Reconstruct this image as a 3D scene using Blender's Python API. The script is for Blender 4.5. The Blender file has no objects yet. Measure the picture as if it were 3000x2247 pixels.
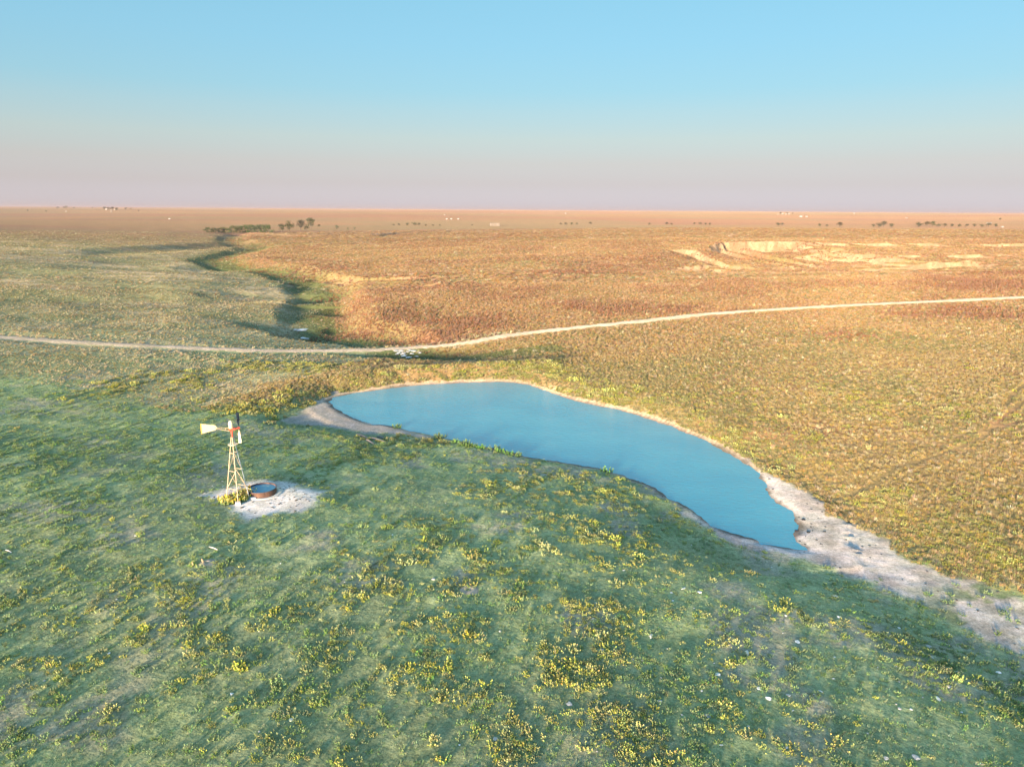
import bpy, math, random
import numpy as np

# ------------------------------------------------------------------ camera, sky, sun, exposure
scene = bpy.context.scene
SUN_AZ = math.radians(25.7 + 180.0)      # compass bearing of the sun from +Y, behind the viewer's left shoulder
SUN_EL = math.radians(6.4)
CAM_H = 30.0

cam_data = bpy.data.cameras.new('camera')
cam_data.sensor_width = 36.0
cam_data.lens = 36.0 * 2083.0 / 3000.0
cam_data.clip_start = 0.1
cam_data.clip_end = 60000.0
cam = bpy.data.objects.new('camera', cam_data)
scene.collection.objects.link(cam)
cam.location = (0.0, 0.0, CAM_H)
cam.rotation_mode = 'XYZ'
import mathutils
cam.rotation_euler = (mathutils.Matrix.Rotation(math.radians(90.0 - 13.75), 3, 'X') @ mathutils.Matrix.Rotation(math.radians(0.38), 3, 'Z')).to_euler('XYZ')
scene.camera = cam

world = bpy.data.worlds.new('World')
scene.world = world
world.use_nodes = True
wn = world.node_tree
wn.nodes.clear()
w_out = wn.nodes.new('ShaderNodeOutputWorld')
w_bg = wn.nodes.new('ShaderNodeBackground')
w_sky = wn.nodes.new('ShaderNodeTexSky')
w_sky.sky_type = 'NISHITA'
w_sky.sun_disc = False
w_sky.sun_elevation = SUN_EL
w_sky.sun_rotation = SUN_AZ
w_sky.altitude = 900.0
w_sky.air_density = 0.7
w_sky.dust_density = 0.3
w_sky.ozone_density = 2.5
w_bg.inputs['Strength'].default_value = 0.122
# evening veil low over the horizon opposite the sun; upper sky brightened and sunward glow left undimmed for added fill light
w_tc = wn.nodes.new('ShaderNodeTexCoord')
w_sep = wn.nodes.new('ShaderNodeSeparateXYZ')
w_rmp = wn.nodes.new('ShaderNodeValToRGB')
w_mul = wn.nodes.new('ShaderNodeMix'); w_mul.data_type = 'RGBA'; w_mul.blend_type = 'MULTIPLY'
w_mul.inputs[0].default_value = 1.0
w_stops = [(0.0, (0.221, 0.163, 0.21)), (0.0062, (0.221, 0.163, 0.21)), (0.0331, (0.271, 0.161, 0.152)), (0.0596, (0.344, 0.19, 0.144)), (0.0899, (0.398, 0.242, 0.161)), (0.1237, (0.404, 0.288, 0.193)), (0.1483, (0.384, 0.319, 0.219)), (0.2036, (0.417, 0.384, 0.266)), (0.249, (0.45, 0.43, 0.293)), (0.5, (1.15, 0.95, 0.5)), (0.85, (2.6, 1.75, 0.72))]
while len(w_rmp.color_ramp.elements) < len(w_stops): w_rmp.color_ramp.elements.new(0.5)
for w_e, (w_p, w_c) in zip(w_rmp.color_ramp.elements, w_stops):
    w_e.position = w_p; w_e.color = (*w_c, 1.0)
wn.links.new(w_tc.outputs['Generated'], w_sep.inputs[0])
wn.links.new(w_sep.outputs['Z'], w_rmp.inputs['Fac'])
w_dot = wn.nodes.new('ShaderNodeVectorMath'); w_dot.operation = 'DOT_PRODUCT'
w_dot.inputs[1].default_value = (-math.sin(SUN_AZ), -math.cos(SUN_AZ), 0.0)
w_map = wn.nodes.new('ShaderNodeMapRange'); w_map.interpolation_type = 'SMOOTHSTEP'
w_map.inputs['From Min'].default_value = -0.7; w_map.inputs['From Max'].default_value = 0.25
wn.links.new(w_tc.outputs['Generated'], w_dot.inputs[0])
wn.links.new(w_dot.outputs['Value'], w_map.inputs['Value'])
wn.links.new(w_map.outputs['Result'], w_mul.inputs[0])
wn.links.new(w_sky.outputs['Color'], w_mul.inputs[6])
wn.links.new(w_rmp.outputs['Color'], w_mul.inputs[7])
# sky brightened away from the point opposite the sun, to even it out across the view
w_az = wn.nodes.new('ShaderNodeMapRange')
w_az.inputs['From Min'].default_value = 0.42; w_az.inputs['From Max'].default_value = 1.0
w_az.inputs['To Min'].default_value = 1.34; w_az.inputs['To Max'].default_value = 0.95
wn.links.new(w_dot.outputs['Value'], w_az.inputs['Value'])
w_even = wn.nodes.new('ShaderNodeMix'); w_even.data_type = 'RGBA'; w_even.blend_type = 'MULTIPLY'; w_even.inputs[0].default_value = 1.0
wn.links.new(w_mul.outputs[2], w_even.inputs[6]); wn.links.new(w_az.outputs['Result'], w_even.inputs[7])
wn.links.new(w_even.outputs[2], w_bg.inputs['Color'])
wn.links.new(w_bg.outputs['Background'], w_out.inputs['Surface'])

sun_data = bpy.data.lights.new('sun', 'SUN')
sun_data.energy = 3.1
sun_data.angle = math.radians(7.0)
sun_data.color = (1.0, 0.74, 0.47)
sun = bpy.data.objects.new('sun', sun_data)
scene.collection.objects.link(sun)
sun_from = mathutils.Vector((math.sin(SUN_AZ) * math.cos(SUN_EL), math.cos(SUN_AZ) * math.cos(SUN_EL), math.sin(SUN_EL)))
sun.rotation_euler = sun_from.to_track_quat('Z', 'Y').to_euler()
sun.location = (-40.0, -80.0, 60.0)

scene.render.engine = 'CYCLES'
scene.view_settings.view_transform = 'Standard'
scene.view_settings.look = 'None'
scene.view_settings.gamma = 1.0
scene.view_settings.use_curve_mapping = False
scene.view_settings.exposure = 2.6

RNG = np.random.default_rng(11)
random.seed(11)
COL = scene.collection

# ------------------------------------------------------------------ measured ground plan (metres)
POND = [(-32.1,118.6),(-31.5,121.7),(-28.9,124.1),(-25.9,126.2),(-22.1,128.7),(-18.0,130.6),(-12.9,132.2),(-7.7,133.5),(-3.2,134.0),(0.4,133.7),(3.0,131.6),(6.3,127.0),(10.2,121.5),(14.6,117.4),(18.2,114.8),(21.4,110.8),(24.2,106.3),(26.7,101.6),(28.8,96.9),(30.2,92.6),(31.1,88.4),(31.5,85.0),(31.1,81.9),(30.5,79.0),(30.6,76.2),(31.1,74.0),(31.2,71.8),(30.6,69.5),(29.2,67.5),(28.9,65.9),(29.3,64.5),(27.3,64.5),(25.1,65.9),(22.9,68.0),(21.1,70.5),(20.1,73.5),(19.2,76.0),(17.8,78.3),(16.2,81.6),(13.8,84.7),(11.1,86.8),(7.6,88.3),(4.0,90.2),(0.9,92.0),(-2.9,94.6),(-7.0,97.2),(-11.3,100.3),(-15.0,102.1),(-18.1,104.3),(-21.2,105.5),(-24.6,108.2),(-28.2,112.3)]
WASH = [(31.1,91.5),(32.1,87.0),(33.9,83.8),(35.3,77.2),(36.0,71.7),(38.1,67.8),(38.7,64.4),(39.1,61.9),(40.8,59.6),(42.2,57.1),(43.5,54.1),(46.0,48.1),(40.4,41.3),(38.1,46.4),(36.5,48.3),(35.4,51.1),(33.7,54.2),(32.2,57.6),(29.9,60.0),(26.3,61.7),(23.4,63.7),(20.6,66.7),(18.9,72.6),(20.4,73.6),(24.5,70.1),(29.3,72.5),(29.5,79.2)]
BEACH = [(-36.5,106.4),(-33.7,111.7),(-33.4,119.3),(-31.9,124.5),(-29.0,124.9),(-30.4,116.9),(-24.7,108.7),(-18.0,103.9),(-11.9,99.8),(-10.3,97.3),(-15.2,98.9),(-20.8,100.1),(-27.2,103.6),(-34.6,104.9)]
PAD = [(-33.4,70.9),(-31.8,73.2),(-30.2,75.7),(-28.0,77.0),(-24.3,75.4),(-20.7,72.7),(-20.4,69.5),(-21.4,67.2),(-23.5,66.3),(-25.9,65.2),(-28.1,66.3),(-29.8,67.8)]
ROAD = [(-137.49,169.88,0.0),(-124.9,170.87,-1.0),(-111.84,168.04,-1.2),(-100.16,166.97,-1.6),(-88.93,166.52,-2.0),(-78.23,167.1,-2.6),(-67.23,167.22,-3.0),(-56.4,167.9,-3.4),(-45.77,169.79,-3.7),(-34.91,171.85,-3.8),(-26.19,174.56,-3.8),(-17.01,175.45,-3.2),(-10.1,176.48,-2.4),(-3.17,180.16,-1.7),(4.01,183.15,-1.2),(13.85,185.97,-0.5),(23.88,188.19,0.2),(36.85,191.68,1.0),(50.53,196.38,1.8),(64.03,198.69,2.6),(77.43,199.95,3.3),(90.99,201.28,4.0),(104.21,201.63,4.7),(116.85,200.92,5.4),(130.59,202.11,6.0),(146.15,203.45,6.6),(165.78,205.38,7.3)]
DAM = [(-48.36,112.55,-1.6),(-43.78,119.13,-1.4),(-40.37,123.72,-1.2),(-35.85,128.68,-0.9),(-30.55,132.11,-0.5),(-27.36,133.84,-0.6),(-26.82,136.52,-1.3),(-24.74,134.21,-0.3),(-18.58,135.12,0.0),(-9.7,137.05,0.1),(-2.44,139.46,0.1),(6.93,141.52,0.3),(15.01,147.01,-0.6)]
DRAW = [(7.8,159.4,-4.0),(-6.1,161.8,-4.6),(-19.3,164.2,-5.2),(-27.9,170.1,-5.6),(-30.6,179.8,-5.8),(-38.9,191.9,-6.2),(-50.3,196.8,-6.4),(-59.2,215.7,-6.6),(-68.6,251.2,-6.8),(-79.4,291.8,-7.0),(-96.0,330.3,-7.2),(-119.5,370.6,-7.5),(-145.5,403.4,-7.8),(-178.4,440.3,-8.0),(-200.8,473.5,-8.2),(-210.5,538.1,-8.5),(-217.9,602.8,-8.8),(-254.3,686.1,-9.0),(-307.5,777.1,-9.4),(-350.9,910.2,-9.8),(-382.4,1018.5,-10.0),(-462.8,1155.1,-10.5),(-453.2,1297.1,-11.0)]
TRIB_a = [(-96.3,356.2,-5.0),(-72.4,321.6,-1.5),(-51.1,306.4,0.3),(-35.2,306.4,0.6),(-18.9,299.3,1.0)]
TRIB_b = [(-57.7,200.2,-6.0),(-66.8,208.7,-4.5),(-75.7,214.8,-3.0),(-86.5,221.3,-2.0)]
TRIB_c = [(-76.4,280.6,-6.5),(-86.1,282.8,-5.0),(-97.8,274.3,-3.5),(-112.1,250.1,-2.0),(-138.9,234.5,-1.0),(-165.4,228.8,0.0)]
TRIB_d = [(-171.1,422.0,-7.5),(-176.9,386.8,-5.0),(-221.1,377.2,-3.0),(-244.2,341.0,-1.0)]
TRIB_e = [(-54.0,214.9,-6.0),(-48.6,213.3,-4.0),(-42.6,211.5,-2.0)]
TRIB_f = [(-63.5,250.5,-6.0),(-54.1,245.7,-3.0),(-40.2,239.6,-1.0)]
TRIB_g = [(-216.4,615.2,-8.0),(-186.2,620.8,-5.0),(-140.3,629.5,-2.0)]
TRIB_h = [(-275.7,725.6,-9.0),(-270.1,594.6,-6.0),(-271.8,465.4,-3.0),(-308.0,432.1,-1.0)]
TRIB_i = [(-384.8,990.9,-9.0),(-234.2,800.0,-5.0),(-171.1,870.5,-1.0),(-123.0,927.1,2.0)]
CLIFFS = [([(132.1,489.5,7.0),(153.0,529.8,7.5),(182.8,538.1,8.0),(208.9,534.2,8.0)],9.0),([(202.7,518.5,8.0),(220.1,528.3,8.0),(245.4,532.1,8.0),(293.4,539.1,8.0),(342.6,546.3,8.0),(384.1,544.7,8.0),(423.7,542.9,8.0)],2.4),([(182.3,464.8,5.6),(200.3,472.4,5.6),(200.3,445.1,5.4),(215.3,440.7,5.2),(219.4,431.9,5.2)],4.0),([(204.0,414.3,4.6),(227.0,430.4,4.8),(244.6,432.2,4.8)],2.8),([(138.0,388.7,3.6),(160.5,395.1,3.8),(177.1,404.1,3.8)],2.4),([(150.8,359.0,2.8),(182.3,371.6,3.2),(209.1,381.5,3.6),(237.6,388.1,3.8),(261.8,402.6,4.2)],4.2),([(250.8,428.5,4.8),(284.2,446.8,5.0),(303.0,453.7,5.0)],2.2),([(106.3,484.9,4.0),(119.5,475.6,4.0),(116.3,424.0,3.4)],4.0),([(80.2,363.7,2.2),(95.4,377.8,2.4),(111.1,390.5,2.8)],3.0),([(108.5,372.6,2.4),(126.9,385.1,2.8)],2.4),([(-144.8,787.9,2.5),(-132.5,837.5,3.0),(-105.5,879.8,3.5),(-64.2,931.2,4.0)],2.2),([(-39.8,304.0,0.8),(-29.1,304.7,1.0)],1.3),([(-99.4,335.6,-2.6),(-86.0,325.8,-2.0)],1.6)]
WEED_SPOTS = [(-35.1,47.1,9,0.9),(-23.7,39.5,10,0.9),(-25.6,35.2,8,0.7),(-23.4,49.4,7,0.55),(-19.5,53.9,7,0.55),(-15.7,38.7,8,0.6),(-8.0,34.9,9,0.5),(-25.5,61.8,5,0.25),(-14.7,87.4,9,1.0),(-17.1,75.7,7,0.7),(-7.5,74.7,9,1.0),(0.8,77.4,9,1.0),(-11.4,63.9,7,0.9),(-4.4,60.0,9,1.0),(3.3,61.7,9,0.95),(11.7,74.5,7,0.8),(-6.6,49.9,7,0.8),(-0.9,51.8,6,0.5),(5.3,53.8,7,1.0),(6.8,47.4,6,0.6),(11.3,49.1,6,1.2),(14.6,45.2,6,1.2),(8.7,42.1,7,1.1),(4.3,38.4,7,1.0),(11.3,37.5,7,1.1),(-0.1,41.5,7,0.5),(-4.6,40.3,6,0.7),(-15.2,44.6,6,0.6),(2.6,33.7,8,0.8),(7.8,33.9,8,0.8),(26.5,50.8,3.2,1.3),(28.3,48.4,3.2,1.5),(30.2,45.5,3.2,1.6),(31.6,42.9,3.5,1.6),(32.5,40.0,3.5,1.4),(22.3,56.8,3,0.5),(-33.6,117.1,5,1.2),(-40.9,110.9,5,1.2),(-28.9,124.4,5,1.1),(-18.3,132.4,6,1.2),(-9.6,134.9,6,1.3),(-0.6,137.1,6,1.3),(6.7,135.1,6,1.4),(12.8,124.1,6,1.4),(18.7,118.2,6,1.2),(25.3,108.5,6,1.0),(30.0,96.3,5,1.0),(33.3,87.0,4,0.9),(40.7,76.3,4,1.5),(42.7,72.1,4,1.3),(45.5,66.1,5,1.4),(47.0,61.4,4,1.3),(51.5,70.4,5,0.8),(-39.2,144.6,8,1.0),(-47.4,146.3,7,0.6),(-66.5,127.8,8,0.9),(-54.5,147.0,6,0.5)]
FORB_SPOTS = [(-57.9,80.3,14,1.2),(-47.9,81.2,12,1.1),(-40.7,83.8,9,1.0),(-45.9,68.8,9,1.0),(-38.9,72.1,7,0.8),(-34.1,91.2,8,1.1),(-29.4,94.4,7,1.1),(-28.0,83.7,6,0.8),(-42.0,58.3,8,0.7),(-22.1,90.9,7,1.0),(-52.7,104.3,10,0.7),(-75.4,113.2,10,0.5),(18.9,67.5,6,0.5),(31.4,54.3,6,0.6),(36.2,51.8,5,0.8),(36.1,46.5,5,0.7),(-26.1,38.5,14,0.5),(-9.5,42.6,16,0.4),(10.4,39.7,9,1.0)]
RED_SPOTS = [(-20.1,195.2,12.0,1.2),(-29.7,199.2,7.0,1.0),(-12.7,199.7,10.0,1.2),(-41.7,310.4,14.0,0.9),(-16.8,266.0,12.0,0.7),(-64.4,323.5,12.0,0.9),(-100.6,382.7,22.0,1.0),(18.6,311.0,18.0,0.8),(44.5,359.3,20.0,0.9),(77.5,413.0,20.0,0.8),(31.0,213.0,9.0,1.3),(20.3,217.8,8.0,1.1),(44.9,206.3,7.0,0.8),(-4.3,240.0,9.0,0.8),(7.0,251.3,9.0,0.7),(-39.1,207.8,8.0,1.1),(-52.5,245.7,8.0,1.2),(-72.2,286.2,6.0,1.0),(117.1,182.2,9.0,1.3),(107.9,184.8,8.0,1.0),(124.6,175.9,9.0,1.3),(159.8,236.8,12.0,1.4),(141.3,228.9,9.0,0.9),(194.3,275.8,14.0,1.4),(75.9,159.3,5.0,1.0),(62.4,197.5,5.0,0.6),(72.2,225.3,7.0,0.5),(-19.0,183.2,6.0,0.9),(71.8,410.5,16.0,0.9),(-97.0,271.9,9.0,0.3),(-91.3,237.7,6.0,0.9),(-362.8,702.2,60.0,0.3)]
TRAILS = [[(79.6,105.3),(70.0,97.1),(62.2,89.8),(54.0,85.0),(47.5,82.5),(42.1,78.1),(37.0,76.1)],[(72.6,95.3),(62.7,91.6),(55.4,90.7),(49.3,90.8)],[(86.5,115.0),(78.3,107.5),(72.6,100.8)],[(-91.7,123.4),(-81.3,115.3),(-72.7,107.8),(-64.0,104.1)]]
HEDGE = [(-402.9,954.2,5.1),(-409.0,978.2,5.4),(-407.7,984.8,5.0),(-404.9,987.9,4.8),(-403.1,993.4,4.5),(-400.6,997.6,5.4),(-398.6,1002.7,5.6),(-402.3,1022.6,5.2),(-400.7,1029.4,5.4),(-403.3,1047.2,7.6),(-399.6,1049.0,7.1),(-394.7,1047.6,6.4),(-389.5,1045.1,7.0),(-383.2,1039.9,8.2),(-375.3,1029.9,8.2),(-360.8,1001.5,8.0),(-342.3,961.1,7.0),(-332.2,943.6,7.3),(-324.7,933.2,7.7),(-319.4,929.1,6.7),(-314.5,926.1,7.7),(-309.0,921.1,7.3)]
TREES = [(-296.8,932.8,10.8),(-309.5,1005.1,15.1),(-296.8,1016.6,15.9),(-353.3,1271.8,19.8),(-314.9,1110.3,9.0),(-368.8,1382.3,6.5),(-299.2,1235.9,7.5),(-264.9,1167.7,3.9),(-269.0,1234.5,4.1),(-238.0,892.6,1.8),(112.6,1724.8,5.6),(115.5,1598.2,6.3),(129.1,1602.4,6.3),(152.3,1739.5,5.7),(185.8,1753.7,6.9),(319.6,1706.1,5.7),(372.9,1768.9,7.1),(369.8,1702.7,5.7),(447.2,1796.8,6.0),(462.5,1803.2,7.3),(458.5,1735.5,5.8),(469.2,1738.3,5.9),(603.1,1660.0,8.0),(611.8,1655.1,6.9),(653.3,1553.3,6.6),(668.8,1552.5,5.5),(683.0,1524.7,10.9),(763.6,1544.6,6.7),(775.8,1545.5,10.1),(793.5,1561.3,12.5),(788.4,1518.6,8.9),(850.3,1527.7,11.4),(886.3,1558.9,11.7),(896.9,1558.3,11.7),(888.9,1520.7,8.0),(903.1,1525.2,8.1),(917.8,1523.8,6.9),(933.9,1524.9,7.0),(948.4,1523.2,7.0),(962.9,1521.6,7.0),(979.1,1522.9,7.1),(989.5,1516.6,9.4),(1006.9,1521.0,7.1),(-250.0,1522.1,4.0),(-237.9,1518.9,5.0),(-219.8,1514.0,6.0),(-205.4,1514.8,8.0),(-195.5,1512.7,6.0),(-178.8,1492.9,3.9),(-164.9,1496.9,3.9),(-150.0,1490.4,3.9),(-84.3,1502.2,2.9),(-5307.5,8526.7,26.2),(-5244.3,8538.2,22.8),(-5220.0,8542.6,32.6),(-5140.6,8563.7,19.5),(-4962.8,8631.8,19.4),(-2463.5,4409.9,16.4),(-2449.6,4425.1,16.5),(-2341.2,4272.7,19.0),(-2225.0,4102.8,15.2),(-2535.3,4788.2,14.1),(-2522.9,4828.3,10.6),(1473.1,4028.9,11.2),(1513.4,4041.1,11.2),(1592.7,4168.5,8.7),(-2575.3,3877.2,9.1),(-2456.4,3844.5,8.9),(-2021.9,3948.7,7.2),(1837.3,2755.7,8.6)]
BUILDINGS = [(-2401.2,4317.7,'barn',16.1),(-2332.6,4281.8,'house',12.7),(-2252.7,4096.4,'shed',9.1),(-2377.9,3887.9,'house',10.4),(-2122.8,3858.3,'shed',7.2),(-876.5,1859.5,'shed',2.7),(1484.0,4030.7,'house',14.0),(1475.3,3952.6,'barn',11.0),(1490.1,3951.9,'shed',11.0),(1400.5,3869.9,'shed',8.0),(1281.3,3253.3,'barn',15.9),(1311.0,3265.6,'shed',11.5),(1748.0,3246.3,'house',12.0),(1013.8,1509.6,'house',7.1),(1374.3,2113.2,'shed',6.6),(1384.3,2114.1,'shed',6.6),(2052.8,4402.8,'silo',12.7),(349.6,4861.0,'shed',12.7),(-179.6,1973.9,'shed',5.2),(-167.1,1975.2,'shed',5.2),(-148.5,1977.5,'shed',5.2),(-268.1,2850.2,'shed',3.7),(-56.1,3779.4,'shed',7.4)]
TANKS = [(-46.5,1500.9),(-43.6,1501.6),(-40.7,1502.3),(-37.7,1503.3),(-34.8,1504.1),(-31.8,1504.4),(-28.8,1504.4)]
PUMPJACKS = [(-18.8,1532.1)]
DOGS = [(-27.0,55.0),(-26.4,55.6)]
PLANK = [(-21.2,97.5),(-19.0,95.8),(-19.8,94.6),(-18.7,97.5)]
CULVERT = [(-28.5,171.2),(-27.6,170.4),(-26.7,170.0),(-25.7,171.3),(-26.1,169.5),(-24.5,170.4),(-23.2,169.4),(-27.3,171.4),(-25.4,171.9),(-24.1,171.6),(-28.0,169.7),(-25.2,169.0),(-22.8,170.8),(-26.5,170.6)]
SLABS = [(-66.6,218.3),(-65.4,218.3),(-64.1,217.9),(-65.7,217.3),(-64.7,217.3),(-62.7,211.1),(-61.8,210.4)]
BLOCK = [(-28.2,68.3)]
STONE = [(-27.5,70.0)]
PADWEED = [(-29.1,69.9),(-29.5,69.4),(-28.5,70.3),(-28.4,71.2),(-28.6,69.5),(-29.0,69.0),(-28.3,71.7)]
SHOREBUSH = [(-17.6,103.8),(-7.9,95.9),(-6.5,94.7),(-5.5,93.9),(-4.2,93.3),(-2.4,92.7),(-1.6,91.5),(-0.3,91.0),(0.8,90.2),(-6.2,93.9),(-10.4,98.5),(12.2,85.1)]
STICK = [(-26.6,58.2),(-44.2,57.2)]
BURROW = [(-3.4,52.1)]
MUDLUMP = [(29.9,68.7),(30.9,68.1),(38.8,62.5),(29.6,69.4),(31.6,71.2)]
LOGPIPE = [(-89.5,124.3),(-87.1,122.0),(-77.0,112.9),(-73.4,109.0)]
BRUSH = [(-152.9,790.7),(-147.3,787.6),(-142.1,795.2),(-138.1,807.4),(-134.5,823.7)]
WATER = -2.5

# ------------------------------------------------------------------ noise
_P = np.random.default_rng(3).permutation(512)
_P = np.concatenate([_P, _P, _P])
_G = np.random.default_rng(4).random(512)

def vnoise(x, y):
    x = np.asarray(x, float); y = np.asarray(y, float)
    xi = np.floor(x).astype(np.int64); yi = np.floor(y).astype(np.int64)
    fx = x - xi; fy = y - yi
    fx = fx * fx * fx * (fx * (fx * 6 - 15) + 10); fy = fy * fy * fy * (fy * (fy * 6 - 15) + 10)
    def g(i, j): return _G[_P[(_P[i & 511] + j) & 511]]
    a = g(xi, yi); b = g(xi + 1, yi); c = g(xi, yi + 1); d = g(xi + 1, yi + 1)
    return (a + (b - a) * fx) * (1 - fy) + (c + (d - c) * fx) * fy

def fbm(x, y, oct=4, gain=0.5):
    s = 0.0; a = 1.0; t = 0.0
    for k in range(oct):
        s = s + a * vnoise(x * 2 ** k + 17.3 * k, y * 2 ** k - 9.1 * k); t += a; a *= gain
    return s / t            # 0..1

def sm(a, b, x):
    t = np.clip((x - a) / (b - a), 0.0, 1.0)
    return t * t * (3 - 2 * t)

def seg_dist(px, py, pts):
    """distance to a polyline, with side (+ right of travel), arc parameter and index"""
    best = np.full(px.shape, 1e9); side = np.zeros(px.shape); par = np.zeros(px.shape)
    for i in range(len(pts) - 1):
        ax, ay = pts[i][0], pts[i][1]; bx, by = pts[i + 1][0], pts[i + 1][1]
        dx, dy = bx - ax, by - ay
        L2 = dx * dx + dy * dy
        t = np.clip(((px - ax) * dx + (py - ay) * dy) / L2, 0, 1)
        ex = px - (ax + t * dx); ey = py - (ay + t * dy)
        d = np.hypot(ex, ey)
        m = d < best
        best = np.where(m, d, best)
        side = np.where(m, np.sign(dy * (px - ax) - dx * (py - ay)), side)
        par = np.where(m, i + t, par)
    return best, side, par

def poly_sd(px, py, poly):
    """signed distance to a polygon, negative inside"""
    pts = list(poly) + [poly[0]]
    d, _, _ = seg_dist(px, py, pts)
    ins = np.zeros(px.shape, bool)
    for i in range(len(pts) - 1):
        x1, y1 = pts[i]; x2, y2 = pts[i + 1]
        if y1 == y2: continue
        c = ((y1 > py) != (y2 > py)) & (px < (x2 - x1) * (py - y1) / (y2 - y1) + x1)
        ins ^= c
    return np.where(ins, -d, d)

# ------------------------------------------------------------------ terrain height
SX, SY = math.sin(math.radians(25.7)), math.cos(math.radians(25.7))
_ctrl = [(0,-120,1.0),(-120,-60,2.0),(110,-60,0.5),(-27,30,0.35),(0,30,0.1),(27,31,-0.5),(40,38,-1.5),(32,48,-1.5),(30,56,-1.7),(60,5,0.0),(-70,45,0.7),(-120,60,1.5),
  (-29,70,0.0),(0,92,-2.15),(13,85,-2.1),(19.5,73,-2.0),(-15,101,-2.2),(-28,108,-2.1),(22,66,-1.7),(-8,80,-1.2),(8,70,-1.0),(-60,76,0.5),(0,72,-0.7),(14,56,-0.5),(-42,98,-0.9),(-78,108,-1.4),(-120,120,-0.2),(-90,140,-1.6),(-55,140,-2.2),
  (60,55,-0.6),(80,80,2.2),(46,110,0.6),(34,126,0.3),(90,130,3.4),(140,120,6.0),(40,86,-0.9),(100,40,1.0),
  (100,260,6.2),(50,260,4.2),(5,250,2.4),(-25,240,1.0),(-40,270,0.6),(-45,225,-.6),(200,260,9),(300,300,12),(0,330,2.0),(60,330,3.2),(120,330,3.0),(200,330,5.2),(280,330,9),
  (-60,360,0.2),(-90,420,0.5),(-140,480,-0.6),(0,430,3.2),(70,450,4.6),(0,600,4.2),(-120,560,1.0),(-150,680,1.0),(-200,720,-1),
  (200,640,8.6),(400,640,9),(-40,820,4.0),(200,900,9.0),(420,900,9.0),(60,760,6.5),(0,1000,3),(-150,1000,1),
  (-110,215,-2.0),(-200,240,1.2),(-160,300,0.0),(-130,330,-1.4),(-250,400,1.8),(-235,500,-1),(-200,400,-2.5),(-350,560,1.8),(-320,680,-2),(-420,800,-.5),(-600,700,3),(-300,300,3),
  (-520,1000,-2),(-300,1200,-5),(0,1250,-3),(300,1250,-2),(600,1250,-1),(-520,1500,-7),(0,1600,-4),(600,1600,-3),(-700,1300,-3),(600,900,9),(800,600,10)]
_ctrl += [p for p in ROAD[::2]]
_ctrl += [p for p in DAM[:5:2]]
for _p, _h in CLIFFS: _ctrl += [_p[0], _p[-1]]
_C = np.array(_ctrl, float)
def _tps_k(r2): return np.where(r2 > 1e-12, 0.5 * r2 * np.log(np.maximum(r2, 1e-12)), 0.0)
_cx, _cy, _cz = _C[:, 0] / 100, _C[:, 1] / 100, _C[:, 2]
_n = len(_C)
_A = np.zeros((_n + 3, _n + 3))
_A[:_n, :_n] = _tps_k((_cx[:, None] - _cx) ** 2 + (_cy[:, None] - _cy) ** 2) + 0.02 * np.eye(_n)
_A[:_n, _n] = 1; _A[:_n, _n + 1] = _cx; _A[:_n, _n + 2] = _cy
_A[_n:, :_n] = _A[:_n, _n:].T
_W = np.linalg.solve(_A, np.concatenate([_cz, np.zeros(3)]))
def tps(x, y):
    X = x / 100; Y = y / 100
    z = _W[_n] + _W[_n + 1] * X + _W[_n + 2] * Y
    for i in range(_n):
        z = z + _W[i] * _tps_k((X - _cx[i]) ** 2 + (Y - _cy[i]) ** 2)
    return z

TRIBS = [TRIB_a, TRIB_b, TRIB_c, TRIB_d, TRIB_e, TRIB_f, TRIB_g, TRIB_h, TRIB_i]
TRIB_SHAPE = [(2.2, 2.0, 5, 5), (2.0, 2.0, 9, 9), (1.8, 2.0, 16, 16), (2.0, 4.0, 22, 22), (1.6, .8, 6, 6), (2.0, .8, 8, 8), (3.0, 2, 14, 14), (2.5, 4, 26, 26), (2.5, 3, 16, 16)]

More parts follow.
